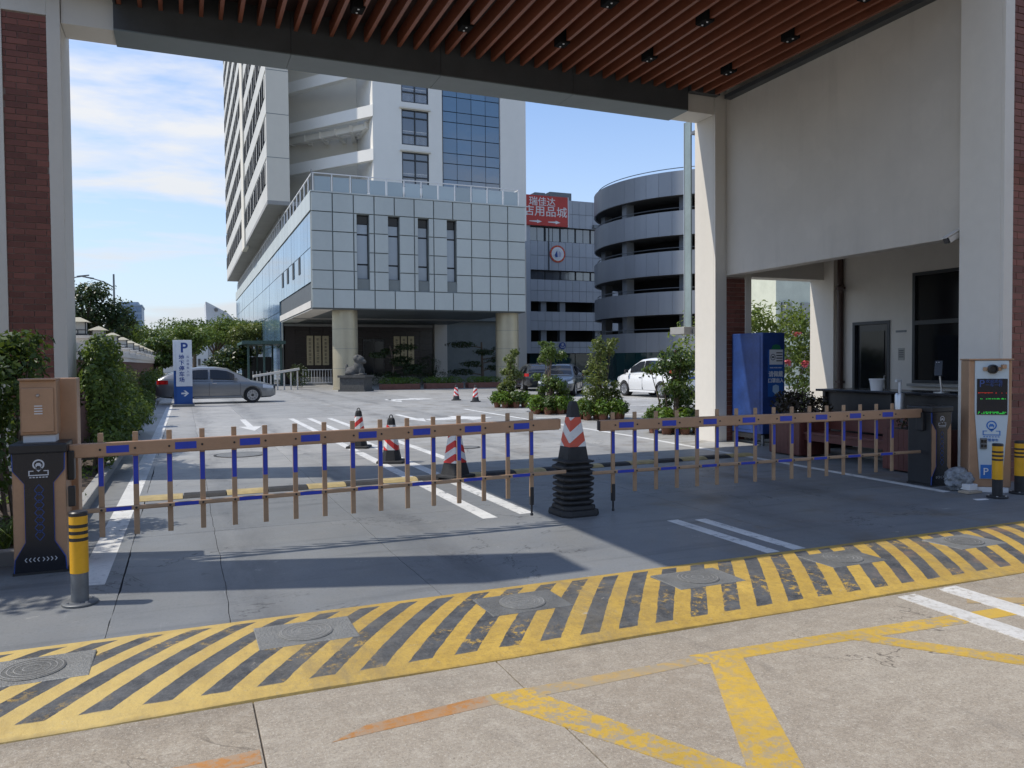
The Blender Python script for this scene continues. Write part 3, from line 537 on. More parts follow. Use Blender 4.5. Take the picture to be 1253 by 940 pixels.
# ------------------------------------------------------------------ barriers
def logo(parent, x, y, z, s, m):
    """pin with a car mark over an open tray"""
    g = MB(); n = 24
    def ring(cx, cz, ro, ri):
        for i in range(n):
            a, b = 2 * math.pi * i / n, 2 * math.pi * (i + 1) / n
            g.add([(cx + ro * math.cos(a), y, cz + ro * math.sin(a)), (cx + ro * math.cos(b), y, cz + ro * math.sin(b)), (cx + ri * math.cos(b), y, cz + ri * math.sin(b)), (cx + ri * math.cos(a), y, cz + ri * math.sin(a))], [(0, 1, 2, 3)])
    ring(x, z + .33 * s, .30 * s, .22 * s)
    g.add([(x - .2 * s, y, z + .12 * s), (x + .2 * s, y, z + .12 * s), (x, y, z - .08 * s)], [(0, 1, 2)])
    def bar(a, b, c, d): g.add([(a, y, c), (b, y, c), (b, y, d), (a, y, d)], [(0, 1, 2, 3)])
    bar(x - .15 * s, x + .15 * s, z + .26 * s, z + .36 * s); bar(x - .10 * s, x + .10 * s, z + .362 * s, z + .43 * s); bar(x - .14 * s, x - .08 * s, z + .20 * s, z + .258 * s); bar(x + .08 * s, x + .14 * s, z + .20 * s, z + .258 * s)
    bar(x - .5 * s, x + .5 * s, z - .30 * s, z - .24 * s); bar(x - .5 * s, x - .44 * s, z - .238 * s, z + .0 * s); bar(x + .44 * s, x + .5 * s, z - .238 * s, z + 0 * s)
    bar(x - .44 * s, x - .25 * s, z - .05 * s, z + .0 * s); bar(x + .25 * s, x + .44 * s, z - .05 * s, z + .0 * s)
    for i in range(6): bar(x - .46 * s + i * .16 * s, x - .46 * s + i * .16 * s + .11 * s, z - .42 * s, z - .36 * s)
    g.build('emblem', m, parent)
BLIT = mat('panel_blue_line', (.03, .075, .32), .4)
GLOGO = mat('emblem_grey', (.55, .56, .58), .5)
def barrier(label, x0, y0, ax0, ax1, tilt, black_side, dirn, px0, pitch_, n=16):
    t = thing('barrier_gate', label, 'barrier gate', (x0 + .18, y0 + .17, 0), 'parking barrier gates')
    W, D, H = .36, .34, .93
    cb = box('cabinet', BLACK if black_side else GOLD, t, (x0, x0 + W, y0, y0 + D, .02, H), .012)
    if black_side: box('front_panel', GOLD, cb, (x0 + .012, x0 + W - .012, y0 - .008, y0 - .0005, .03, H - .01))
    box('cap', BLACK, t, (x0 - .012, x0 + W + .012, y0 - .025, y0 + D + .01, H, H + .075), .012); box('foot', RUB, t, (x0 - .008, x0 + W + .008, y0 - .012, y0 + D + .008, 0, .02))
    xm = x0 + W / 2; yf = y0 - .010
    pr = [(-.172, .93), (.172, .93), (.168, .80), (.095, .70), (.095, .25), (.165, .12), (.172, .02), (-.172, .02), (-.165, .12), (-.095, .25), (-.095, .70), (-.168, .80)]
    MB().prism([(xm + a * 1.045, b) for a, b in pr], 'y', yf, y0 - .0005).build('panel_edge_line', BLIT, cb)  # flat blue line around the black panel
    MB().prism([(xm + a, b) for a, b in pr], 'y', yf - .004, yf - .0005).build('black_panel', BLACKG, cb)
    ye = yf - .0055
    logo(cb, xm, ye, .80, .135, GLOGO)
    g = MB()
    for i in range(7):
        zc = .65 - i * .058
        P = [(xm, zc + .042), (xm + .032, zc), (xm, zc - .042), (xm - .032, zc)]
        for a, b in zip(P, P[1:] + P[:1]):
            dx_, dz_ = b[0] - a[0], b[1] - a[1]; L_ = math.hypot(dx_, dz_); nx_, nz_ = -dz_ / L_ * .003, dx_ / L_ * .003
            g.add([(a[0] - nx_, ye, a[1] - nz_), (b[0] - nx_, ye, b[1] - nz_), (b[0] + nx_, ye, b[1] + nz_), (a[0] + nx_, ye, a[1] + nz_)], [(0, 1, 2, 3)])
    g.build('diamond_outlines', mat('panel_blue_print', (.02, .06, .22), .4), cb)  # flat blue outlines of the diamond pattern
    g = MB()
    for i in range(8):
        s_ = -1 if i < 4 else 1; xx = xm - .10 + i * .0275 + (.0 if i < 4 else .008)
        for sg in (1, -1):
            g.add([(xx - s_ * .006, ye, .115 + sg * .016), (xx - s_ * .006 + .007, ye, .115 + sg * .016), (xx + s_ * .006 + .007, ye, .115), (xx + s_ * .006, ye, .115)], [(0, 1, 2, 3)])
    g.build('direction_chevrons', GLOGO, cb)
    # arm
    ya = y0 + .13; M_ = lambda x: (x - (x0 + W / 2)) * tilt
    def rail(name, z0, z1, a, b, th, m=GOLD): return MB().prism([(a, z0 + M_(a)), (b, z0 + M_(b)), (b, z1 + M_(b)), (a, z1 + M_(a))], 'y', ya - th, ya + th).build(name, m, t, .008)
    bm_ = rail('arm_beam', .862, .975, ax0, ax1, .022)
    e = MB().prism([(ax1 - .002 * dirn, .872 + M_(ax1)), (ax1 + .012 * dirn, .872 + M_(ax1)), (ax1 + .012 * dirn, .968 + M_(ax1)), (ax1 - .002 * dirn, .968 + M_(ax1))], 'y', ya - .0225, ya + .0225).build('end_cap', BLACK if black_side else GOLD, t)
    lo0, lo1 = (ax0, ax1 - .22 * dirn)
    lr = rail('lower_rail', .412, .450, lo0 if not black_side else lo0, ax1 + (.08 * dirn), .010, GOLDP)
    MB().prism([(x0 + (.0 if dirn < 0 else W), .70), (x0 + (-.05 if dirn < 0 else W + .05), .70), (x0 + (-.05 if dirn < 0 else W + .05), .93), (x0 + (0 if dirn < 0 else W), .93)], 'y', ya - .05, ya + .05).build('arm_clamp', BLACK, t, .008)
    for k in range(n):
        x = px0 + pitch_ * k; zz = M_(x); last = (k == n - 1) if dirn > 0 else (k == 0)
        pk = MB().box(x - .021, x + .021, ya + .0225, ya + .043, .205 + zz, 1.05 + zz)
        pk = pk.build('picket', GOLDP, t, .003)
        box('reflective_strip', BLUEV, pk, (x - .018, x + .018, ya + .0205, ya + .0224, .62 + zz, .85 + zz))
        if last:
            box('foot_sleeve', BLACK, pk, (x - .02, x + .02, ya + .015, ya + .05, .12 + zz, .30 + zz), .006); MB().lathe([(.014, -.06), (.016, -.045), (.010, -.03), (.010, .05)], (x, ya + .032, .075 + zz), 10).build('foot_peg', BLACK, pk)
        for zc, pp, yy in ((.92, bm_, ya - .0225), (.43, lr, ya - .0105)): MB().tube((x, yy - .004, zc + zz), (x, yy + .002, zc + zz), .0095, n=8).build('bolt', BLACK, pp)
        if k % 2 == 0 and k < n - 1:
            a, b = x + .045, x + pitch_ - .045
            MB().prism([(a, .890 + M_(a)), (b, .890 + M_(b)), (b, .948 + M_(b)), (a, .948 + M_(a))], 'y', ya - .0245, ya - .0226).build('reflective_strip', BLUEV, bm_)
            MB().prism([(a - .01, .416 + M_(a)), (b + .01, .416 + M_(b)), (b + .01, .446 + M_(b)), (a - .01, .446 + M_(a))], 'y', ya - .0120, ya - .0101).build('reflective_strip', BLUEV, lr)
    return t
b1 = barrier('lowered gold fence barrier with its gold sided cabinet by the beige control box', -1.22, 6.92, -.85, 3.47, .013, False, 1, -.63, .254)
b2 = barrier('lowered gold fence barrier whose black sided cabinet stands by the payment machine', 8.60, 6.95, 8.58, 3.95, -.004, True, -1, 4.13, .266)
box('detector', BLACK, b1, (-.85, -.80, 6.93, 6.97, .50, .66), .008)
# control cabinet behind the barrier
t = thing('control_cabinet', 'beige metal control cabinet with a small vented door behind the black barrier panel', 'cabinet', (-1.0, 7.2, 0))
box('column', GOLD, t, (-.985, -.815, 7.30, 7.52, 0, 1.50), .008); bx = box('meter_box', GOLD, t, (-1.175, -.925, 7.03, 7.25, 1.06, 1.49), .01)
box('door', GOLD, bx, (-1.165, -.945, 7.015, 7.0295, 1.085, 1.43), .005); box('rain_lip', GOLD, bx, (-1.18, -.92, 7.0, 7.24, 1.488, 1.503), .004); box('mounting_plate', PAPER, t, (-1.16, -.94, 7.05, 7.23, 1.005, 1.059))
MB().lathe([(.012, 0), (.012, .01), (.006, .018)], (0, 0, 0), 12).xf(Matrix.Translation((-1.05, 7.014, 1.37)) @ Matrix.Rotation(R(90), 4, 'X')).build('lock', STEEL, bx)
for i in range(4): box('vent_slot', PAPER, bx, (-1.075, -1.02, 7.009, 7.0145, 1.225 + i * .02, 1.233 + i * .02))
box('post_rivet', BLACK, t, (-.905, -.895, 7.293, 7.299, .45, .46))
# payment machine
KW = mat('kiosk_white', (.52, .60, .64), .4, var=.05); KB_ = mat('kiosk_blue', (.03, .16, .48), .45)
t = thing('parking_payment_machine', 'tall white and brown plate recognition post with black display and camera', 'parking machine', (8.95, 6.5, 0))
box('body', GOLD, t, (8.74, 9.20, 6.36, 6.68, .06, 1.58), .012); box('base', PAPER, t, (8.78, 9.17, 6.35, 6.66, 0, .059)); box('top_plate', GOLD, t, (8.73, 9.21, 6.33, 6.69, 1.581, 1.60), .004)
fp = MB().prism([(8.80, 1.575), (9.16, 1.575), (9.16, .98), (9.10, .16), (8.86, .16), (8.80, .98)], 'y', 6.345, 6.3595).build('front_panel', KW, t)
box('display', BLACKG, t, (8.82, 9.145, 6.337, 6.3445, .93, 1.36)); dsp = t.children[-1]
text('P', .12, (8.87, 6.335, 1.30), mat('dim_blue_print', (.05, .10, .30), .5), dsp, name='display_print'); text('欢迎光临\n一车一杆', .045, (9.0, 6.335, 1.305), mat('dim_blue_print', (.05, .1, .3), .5), dsp, name='display_print')
LR = emit_mat('red_led', (.5, .03, .01), .25); LG = emit_mat('green_led', (.03, .5, .06), .3)
r = random.Random(3)
for z, m, n in ((1.185, LR, 9), (1.115, LG, 26), (.955, LG, 34), (.94, LG, 30)):
    g = MB()
    for i in range(n):
        x = 8.83 + .30 * r.random(); g.box(x, x + .007, 6.335, 6.3365, z, z + .008 + .006 * r.random())
    if m is LR: g.box(8.83, 8.99, 6.335, 6.3365, 1.19, 1.196)
    g.build('display_leds', m, dsp)
logo(fp, 8.98, 6.3425, .74, .19, KB_); text('智慧停车', .038, (8.98, 6.3425, .625), KB_, fp)
box('blue_band', KB_, t, (8.865, 9.095, 6.339, 6.3445, .165, .33)); text('P', .12, (8.92, 6.336, .245), PAPER, t.children[-1])
MB().lathe([(.055, 0), (.055, .05), (.04, .055), (.035, .03)], (0, 0, 0), 20).xf(Matrix.Translation((8.98, 6.345, 1.475)) @ Matrix.Rotation(R(90), 4, 'X')).build('camera_lens', BLACK, t)
box('camera_shroud', GOLDP, t, (8.88, 9.08, 6.325, 6.3445, 1.455, 1.50), .008); box('camera_bracket', GOLD, t, (9.07, 9.12, 6.28, 6.3445, 1.48, 1.53), .01)
box('card_slot', GREYM, t, (8.855, 8.93, 6.325, 6.3445, .52, .65), .006)
for i in range(2):
    for j in range(2): box('card_key', BLACKG, t, (8.863 + j * .033, 8.889 + j * .033, 6.319, 6.3249, .54 + i * .055, .575 + i * .055))
[q for q in bpy.data.objects if q.name == 'parking_payment_machine'][0].rotation_euler.z = R(-37)
# bollards
def bollard(x, y, label, foot):
    t = thing('bollard', label, 'bollard', (x, y, 0), 'yellow and black bollards')
    MB().lathe([(.11, .002), (.112, .014), (.10, .022)], (x, y, 0), 24).build('base_flange', foot, t, smooth=True)
    MB().lathe([(.054, .02), (.054, .22)], (x, y, 0), 24).build('lower_tube', foot, t, smooth=True); MB().lathe([(.057, .215), (.057, .60)], (x, y, 0), 24).build('yellow_sleeve', YELL, t, smooth=True)
    MB().lathe([(.058, .597), (.058, .618), (.05, .626)], (x, y, 0), 24).build('cap', BLACK, t, smooth=True)
    for z in (.43, .475, .52): MB().lathe([(.0578, z), (.0578, z + .022)], (x, y, 0), 24).build('black_band', BLACK, t, smooth=True)
    for a in range(4): MB().lathe([(.010, .018), (.010, .03)], (x + .085 * math.cos(a * 1.57 + .6), y + .085 * math.sin(a * 1.57 + .6), 0), 6).build('anchor_bolt', STEEL, t)
bollard(-.67, 5.93, 'yellow banded bollard with grey foot beside the gold barrier cabinet', GREYM)
bollard(8.60, 6.08, 'yellow banded bollard on black foot standing right before the payment machine', RUB)
bollard(9.10, 6.16, 'yellow banded bollard on black foot against the brick pillar at the picture edge', RUB)

# ------------------------------------------------------------------ cones
SCA = stripes('cone_stripe_up', -.62, .21, .0); SCB = stripes('cone_stripe_v', .55, .19, .05, (.72, .71, .68), (.62, .09, .045)); SCC = stripes('cone_stripe_fall', -.85, .19, .02, one=True); SCD = stripes('cone_stripe_rise', .85, .19, .05, one=True)
def sq(h, r, rot, ch=.22):
    """chamfered square outline"""
    pts = []
    for i in range(4):
        for s in (-1, 1):
            a = rot + i * math.pi / 2; u, v = h, s * h * (1 - ch); pts.append((u * math.cos(a) - v * math.sin(a), u * math.sin(a) + v * math.cos(a)))
    return pts
def frust(prof, n4=True, ch=.2):
    g = MB(); n = 8
    rings = [[(x, y, z) for x, y in sq(h, 0, 0, ch)] for h, z in prof]
    for q in rings: g.v += q
    g.f = [(j * n + i, j * n + (i + 1) % n, (j + 1) * n + (i + 1) % n, (j + 1) * n + i) for j in range(len(prof) - 1) for i in range(n)] + [tuple(range(n - 1, -1, -1)), tuple(range((len(prof) - 1) * n, len(prof) * n))]
    return g
def cone(label, loc, rot, mstripe, s=1.0, ch=.2, loop=True):
    t = thing('traffic_cone', label, 'traffic cone', (0, 0, 0), 'striped traffic cones')
    frust([(.205, 0), (.21, .012), (.205, .035), (.18, .042)], ch=.12).build('base', RUB, t)
    frust([(.148, .04), (.116, .20)], ch=ch).build('lower_body', RUB, t); frust([(.118, .2005), (.066, .585), (.064, .5855)], ch=ch).build('reflective_sleeve', mstripe, t); frust([(.063, .584), (.056, .655), (.046, .685), (.03, .695)], ch=ch).build('top', RUB, t)
    if loop: MB().path([(.028 * math.cos(a), 0, .69 + .05 * math.sin(a)) for a in [math.pi * i / 8 for i in range(9)]], .008, 6).build('handle_loop', RUB, t)
    t.location = loc; t.rotation_euler.z = rot; t.scale = (s, s, s) if s != 1 else (1, 1, 1); return t
cone('striped cone standing on the lane lines furthest up among the three behind the barrier', (3.05, 14.8, 0), R(-23), SCD, 1.02, .55)
cone('striped cone with black square foot in the middle of the three behind the barrier', (3.07, 12.35, 0), R(-23), SCC, 1.04, .5)
cone('striped cone on the rubber speed bump nearest the cone stack', (3.40, 10.12, .040), R(27), SCA, 1.0, .12, False)
cone('small distant striped cone farther from the potted shrubs', (10.7, 31.6, 0), R(-23), SCC, .95, .5)
cone('small distant striped cone closer to the potted shrubs', (10.95, 29.9, 0), R(-23), SCD, .98, .5)
# stack of nested cones between the arms
SX, SY, SR = 3.76, 7.30, R(2)
orders = ['lowest but one', 'third from the ground', 'fourth from the ground', 'fifth from the ground', 'sixth from the ground', 'seventh from the ground', 'eighth from the ground']
t = thing('traffic_cone', 'wide dusty black cone base on the ground at the bottom of the cone stack', 'traffic cone', (0, 0, 0), 'nested traffic cones in the stack')
frust([(.245, 0), (.25, .02), (.242, .06), (.20, .066)], ch=.3).build('base', RUB, t); frust([(.20, .06), (.215, .075), (.21, .105), (.17, .115)], ch=.3).build('lower_body', RUB, t); t.location = (SX, SY, 0); t.rotation_euler.z = SR; t.scale = (.88, .88, 1)
for i in range(7):
    t = thing('traffic_cone', 'black cone with only its flared rim showing, ' + orders[i] + ' in the stack', 'traffic cone', (0, 0, 0), 'nested traffic cones in the stack')
    j = rnd.uniform(-.006, .006)
    frust([(.165, .0), (.200, .008), (.210, .024), (.204, .038), (.165, .050)], ch=.34).build('base', RUB, t); frust([(.165, .0495), (.155, .062)], ch=.3).build('lower_body', RUB, t)
    t.location = (SX + j, SY - j, .115 + i * .061); t.rotation_euler = (R(rnd.uniform(-1, 1)), R(rnd.uniform(-1, 1)), SR + R(rnd.uniform(-4, 4))); t.scale = (.88, .88, 1)
t = thing('traffic_cone', 'striped cone with orange chevrons crowning the stack of black cones', 'traffic cone', (0, 0, 0), 'nested traffic cones in the stack')
frust([(.16, 0), (.198, .010), (.20, .022), (.15, .034)], ch=.2).build('base', RUB, t); frust([(.138, .034), (.118, .17)], ch=.1).build('lower_body', RUB, t); frust([(.119, .1705), (.068, .475), (.066, .4755)], ch=.1).build('reflective_sleeve', SCB, t); frust([(.066, .474), (.050, .60), (.032, .64)], ch=.2).build('top', RUB, t)
t.location = (SX, SY, .115 + 7 * .061 + .005); t.rotation_euler.z = SR; t.scale = (.88, .88, 1)

# ------------------------------------------------------------------ main building: podium with porte-cochere
pb = thing('podium_building', 'low grey panelled entrance block with glass side raised on two columns', 'building', (14, 60, 0))
FX0, FX1, FY, FZ0, FZ1 = 7.04, 20.80, 47.0, 4.9, 11.72
core = MB()
slots = [(9.74, 10.48), (11.66, 12.36), (13.54, 14.22), (15.42, 16.04)]; SZ0, SZ1 = 6.70, 10.57
core.box(7.2, FX1 - .02, 47.5, 63.6, 5.25, 11.5); core.box(7.3, 28.1, 63.61, 118, 5.2, 11.3); core.box(8.2, 27.4, 64.2, 117.8, 0, 5.19)
xs = [7.06] + [q for s_ in slots for q in s_] + [FX1 - .02]
for i in range(0, len(xs), 2): core.box(xs[i], xs[i + 1], 47.10, 47.49, 4.92, 11.7)
for a, b in slots: core.box(a, b, 47.1, 47.49, 4.92, SZ0); core.box(a, b, 47.1, 47.49, SZ1, 11.7)
core.build('wall', SEAM, pb)
rows = [11.72, 10.60, 9.45, 8.29, 7.14, 6.03, 4.90]; pw = (FX1 - FX0) / 11
for r_ in range(6):
    zb, zt = rows[r_ + 1] + .03, rows[r_] - .03
    for k in range(11):
        segs = [(FX0 + k * pw + .035, FX0 + (k + 1) * pw - .035)]
        if zt > SZ0 + .2 and zb < SZ1 - .2:
            for a, b in slots:
                ns = []
                for p, q in segs:
                    if b <= p or a >= q: ns.append((p, q))
                    else:
                        if a - .02 - p > .08: ns.append((p, a - .02))
                        if q - b - .02 > .08: ns.append((b + .02, q))
                segs = ns
        for p, q in segs: piece('cladding_panel', TILEP, pb, (p, q, 47.0 + rnd.random() * .02, 47.11, zb, zt))
for a, b in slots:
    wn = box('window', SLOTD, pb, (a, b, 47.40, 47.48, SZ0, SZ1))
    for z0, z1, m in ((6.75, 7.55, SLOTG), (7.65, 9.35, SLOTG), (9.45, 10.0, SLOTG), (10.05, 10.5, GLASSD)): box('pane', m, wn, (a + .06, b - .06, 47.36, 47.399, z0, z1))
box('coping', TILEP, pb, (7.02, FX1 + .02, 46.98, 47.5, 11.722, 11.80)); box('coping', TILEP, pb, (7.02, 7.3, 47.51, 117.9, 11.722, 11.80))
box('soffit', mat('dark_soffit', (.10, .115, .12), .5), pb, (7.06, FX1 - .02, 47.12, 63.5, 4.86, 4.915)); box('soffit_band', CONC, pb, (7.06, FX1, 56.3, 57.4, 4.80, 4.859)); box('soffit_band', WHITE2, pb, (7.05, 8.3, 47.3, 63, 4.83, 4.858))
# side: parapet panels, glass, lower band
for k in range(40): piece('cladding_panel', TILEP, pb, (7.0, 7.19, 47.12 + k * 1.77, 48.86 + k * 1.77, 10.66, 11.70))
for k in range(46):
    y0, y1 = 47.15 + k * 1.54, 48.65 + k * 1.54; near = y0 < 63
    for z0, z1 in (((6.5, 8.5), (8.55, 10.6)) if near else ((.3, 3.0), (3.05, 5.7), (5.75, 8.5), (8.55, 10.6))):
        piece('glass_pane', GLASSS, pb, (7.06 + rnd.random() * .012, 7.19, y0, y1, z0, z1))
    if near and k in (3, 5, 7, 9): box('opened_window', SLOTD, pb, (7.03, 7.06, y0 + .2, y0 + .9, 7.4, 8.5))
box('side_band', DARKM, pb, (7.12, 7.19, 47.12, 63.3, 5.3, 6.45)); box('side_ledge', WHITE2, pb, (7.0, 7.6, 47.3, 63.4, 4.93, 5.35)); box('blind_side', SEAM, pb, (7.2, 7.29, 63.62, 117.9, 0.05, 10.6))
for x in (9.2, 20.0):
    cl_ = MB()
    cl_.lathe([(.80, 0), (.80, .12), (.77, .13), (.77, 4.86)], (x, 48.35, 0), 36); o = cl_.build('column', COLM, pb, smooth=True)
    for z in (1.3, 2.5, 3.7): MB().lathe([(.774, z), (.774, z + .02)], (x, 48.35, 0), 36).build('column_joint', SEAM, o, smooth=True)
# entrance wall
for k in range(10):
    for z in range(8): piece('granite_slab', STONE, pb, (8.25 + k * 1.14 - .045, 8.25 + (k + 1) * 1.14 - .055, 64.0 + rnd.random() * .01, 64.19, .55 + z * .53, .55 + z * .53 + .52))
box('granite_base', STONE, pb, (7.4, 8.19, 63.9, 64.3, .0, 4.85)); box('frieze', CONC, pb, (7.3, 19.6, 63.75, 63.99, 4.60, 4.8))
dr = box('door', BLACKG, pb, (13.6, 15.4, 63.9, 63.99, .55, 3.6)); box('door_glass', GLASSD, dr, (13.7, 14.45, 63.86, 63.899, .6, 3.4)); box('door_glass', GLASSD, dr, (14.55, 15.3, 63.86, 63.899, .6, 3.4))
box('pilaster', WHITE2, pb, (19.7, 20.8, 63.7, 64.6, 0, 4.85)); box('pilaster', WHITE2, pb, (27.0, 28.1, 63.4, 64.6, 0, 11.6))
for k in range(4):
    for z0, z1 in ((.3, 1.7), (1.75, 3.3), (3.35, 4.85), (4.9, 6.6)): piece('glass_pane', GLASSG, pb, (20.85 + k * 1.54, 22.33 + k * 1.54, 64.3 + rnd.random() * .02, 64.4, z0, z1))
# glass porch wall continues to the street side
for i, (a, z) in enumerate(((60.6, .12), (61.0, .27), (61.4, .42), (61.8, .55))): box('step', CONC, pb, (8.0, 17.5, a, 64.0, z - .15 if i else 0, z))
tx = lambda s: s
for gx, nm in ((9.1, 'a'), (16.2, 'b')):
    for k in range(3):
        pl = box('brass_plaque', mat('brass_plate', (.50, .43, .28), .4, metal=.4, var=.15), pb, (gx + k * .62, gx + k * .62 + .5, 63.93, 63.985, 1.5, 3.85))
        for j in range(7):
            g = MB(); z = 3.62 - j * .30; x = gx + k * .62 + .25
            for q in range(4):
                if rnd.random() < .8: g.box(x - .10, x + .10, 63.925, 63.929, z - q * .055, z - q * .055 + .022)
            g.box(x - .012, x + .012, 63.925, 63.929, z - .17, z + .03); g.build('engraved_character', INKK, pl)
# roof railing
rg = thing('roof_railing', 'glass balustrade with white posts along the podium roof edge', 'railing', (14, 48, 11.8))
RG = glass_mat('balustrade_glass', (.30, .36, .38), .15, .5)
for k in range(13): piece('post', PAPER, rg, (7.25 + k * 1.11, 7.31 + k * 1.11, 47.6, 47.66, 11.8, 12.95))
for k in range(12): piece('glass_pane', RG, rg, (7.35 + k * 1.11, 8.32 + k * 1.11, 47.62, 47.635, 11.9, 12.8))
box('top_rail', PAPER, rg, (7.2, 20.7, 47.59, 47.67, 12.95, 13.0)); box('top_rail', PAPER, rg, (7.2, 7.27, 47.68, 117, 12.95, 13.0)); box('top_rail', PAPER, rg, (20.6, 20.67, 47.68, 57, 12.95, 13.0))
for k in range(40): piece('post', PAPER, rg, (7.2, 7.27, 49.2 + k * 1.75, 49.27 + k * 1.75, 11.8, 12.95)); 
for k in range(6): piece('post', PAPER, rg, (20.6, 20.67, 49.0 + k * 1.6, 49.07 + k * 1.6, 11.8, 12.95))
box('camera_mast', GREYM, rg, (7.14, 7.19, 47.5, 47.55, 11.8, 13.15))

# ------------------------------------------------------------------ tower
tw = thing('tower_block', 'tall cream tower with blue curtain glass and slanted open balconies', 'tower', (15, 75, 0))
TZ = 58
m_ = MB(); m_.box(13.3, 18.7, 58.25, 76, 11.4, TZ).box(18.71, 23.54, 58.4, 76, 11.4, TZ).box(23.55, 25.75, 58.0, 76, 11.4, TZ); m_.build('core_wall', TOWERW, tw)
# front bay with window openings
ph = MB(); ph.box(13.3, 15.5, 58.0, 58.24, 11.4, TZ).box(17.62, 18.7, 58.0, 58.24, 11.4, TZ)
fl = [(14.95 + 3.2 * i, 17.6 + 3.2 * i) for i in range(-1, 6)]
zz = 11.4
for a, b in fl:
    ph.box(15.5, 17.62, 58.0, 58.24, zz, max(a, zz)); zz = b
ph.box(15.5, 17.62, 58.0, 58.24, zz, TZ); ph.build('front_wall', TOWERW, tw)
for a, b in fl:
    wn = MB()
    for e in ((15.5, 15.58), (17.54, 17.62), (16.52, 16.60)): wn.box(e[0], e[1], 58.05, 58.13, a, b)
    for z in (a, a + .75, b - .62, b - .08): wn.box(15.58, 16.52, 58.05, 58.12, z, z + .08).box(16.60, 17.54, 58.05, 58.12, z, z + .08)
    wf = wn.build('window', MULL, tw)
    for x0, x1 in ((15.58, 16.52), (16.6, 17.54)):
        for z0, z1 in ((a + .08, a + .75), (a + .83, b - .62), (b - .54, b - .08)): box('pane', GLASSW, wf, (x0, x1, 58.14, 58.17, z0, z1))
    gr = MB()
    for i in range(20): gr.box(15.62 + i * .095, 15.635 + i * .095, 58.128, 58.138, a + .1, a + 1.05)
    gr.box(15.6, 17.5, 58.126, 58.139, a + 1.05, a + 1.08); gr.build('safety_grille', PAPER, wf)
    box('hood', TOWERB, tw, (15.35, 17.75, 57.82, 57.999, b + .03, b + .14))
# curtain wall
z = 11.5; pat = [1.15, 1.25, .80]
while z < 28.5:
    for h in pat:
        for k in range(4): piece('glass_pane', GLASSB, tw, (18.78 + k * 1.19, 19.93 + k * 1.19, 58.15 + rnd.random() * .02, 58.25, z, z + h - .06))
        z += h
box('curtain_wall_backing', MULL, tw, (18.72, 23.53, 58.26, 58.39, 11.4, TZ)); box('curtain_wall_upper', GLASSB, tw, (18.75, 23.5, 58.2, 58.25, z, TZ)); box('window_joint', MULL, tw, (18.701, 18.77, 58.0, 58.25, 11.4, TZ))
# wing facing the entry lane
box('wing_wall', SPAN, tw, (6.3, 7.65, 61.45, 120, 13.9, TZ)); box('wing_front', TOWERB, tw, (6.0, 7.65, 61.3, 61.449, 13.9, TZ)); box('wing_bottom', CONC, tw, (6.0, 9.5, 61.3, 120, 13.6, 13.899)); box('wing_core', TOWERB, tw, (7.651, 20, 76.1, 119.9, 11.5, TZ))
box('wing_pier', TOWERB, tw, (5.85, 6.29, 83.2, 86.6, 13.4, TZ)); box('under_wing_wall', CONC, tw, (7.4, 9.5, 63, 119, 11.35, 13.599))
for z in (17.1, 20.35, 23.6, 26.85): box('wall_joint', SEAM, tw, (6.0, 7.65, 61.294, 61.2995, z, z + .05))
for i in range(13):
    zb = 13.9 + i * 3.25
    for y0, y1, n in ((61.45, 83.19, 6), (86.61, 120, 8)):
        box('spandrel', SPAN, tw, (6.0, 6.299, y0, y1, zb, zb + 1.35)); box('spandrel', SPAN, tw, (6.05, 6.299, y0, y1, zb + 2.95, zb + 3.249))
        wb = box('window_band', mat('matt_dark_window', (.02, .022, .026), .9, spec=0.0), tw, (5.97, 6.299, y0 + .6, y1 - .1, zb + 1.351, zb + 2.949)); L = (y1 - y0 - .7) / (n * 2)  # window band in an even matt dark colour without reflection
        box('end_pier', SPAN, tw, (6.0, 6.299, y0, y0 + .6, zb + 1.351, zb + 2.949)); g = MB()
        for k in range(n * 2): g.box(5.955, 5.9695, y0 + .6 + k * L, y0 + .6 + k * L + (.10 if k % 2 else .35), zb + 1.351, zb + 2.949)
        g.build('frame', SPAN, wb)['kind'] = 'stuff'
# recessed balconies with slanted edges
A, B_ = Vector((13.29, 58.3, 0)), Vector((7.66, 66.4, 0))
MB().prism([(7.66, 67.2), (13.29, 63.6), (13.29, 76), (7.66, 76)], 'z', 11.4, TZ).build('recess_wall', TOWERB, tw)
for i in range(5):
    z = 16.75 + (i - 1) * 3.25
    MB().prism([(13.29, 57.9), (13.29, 58.6), (7.9, 66.3), (7.45, 65.9)], 'z', z, z + .85).build('balcony_edge', TOWERW, tw)
    MB().prism([(7.3, 65.3), (7.9, 65.3), (7.9, 66.4), (7.3, 66.4)], 'z', z - .9, z + .1).build('bracket', CONC, tw)
    if i == 2:
        for k in range(6):
            u = k / 6 + .05; p = A.lerp(B_, u); MB().prism([(p.x, p.y + .5), (p.x + .32, p.y + .7), (min(p.x + 1.9, 13.28), p.y + 3.6), (min(p.x + 1.55, 12.95), p.y + 3.8)], 'z', z - .55, z - .05).build('lattice_beam', TOWERW, tw)
        for q in (.30, .62):
            p0, p1 = Vector((13.2, 58.5 + 4.6 * q, 0)), Vector((8.2, 66.2 + .7 * q, 0)); d_ = (p1 - p0).normalized() * 1; nrm = Vector((-d_.y, d_.x, 0)) * .16
            MB().prism([tuple((p0 + nrm)[:2]), tuple((p1 + nrm)[:2]), tuple((p1 - nrm)[:2]), tuple((p0 - nrm)[:2])], 'z', z - .5, z - .08).build('lattice_beam', TOWERW, tw)

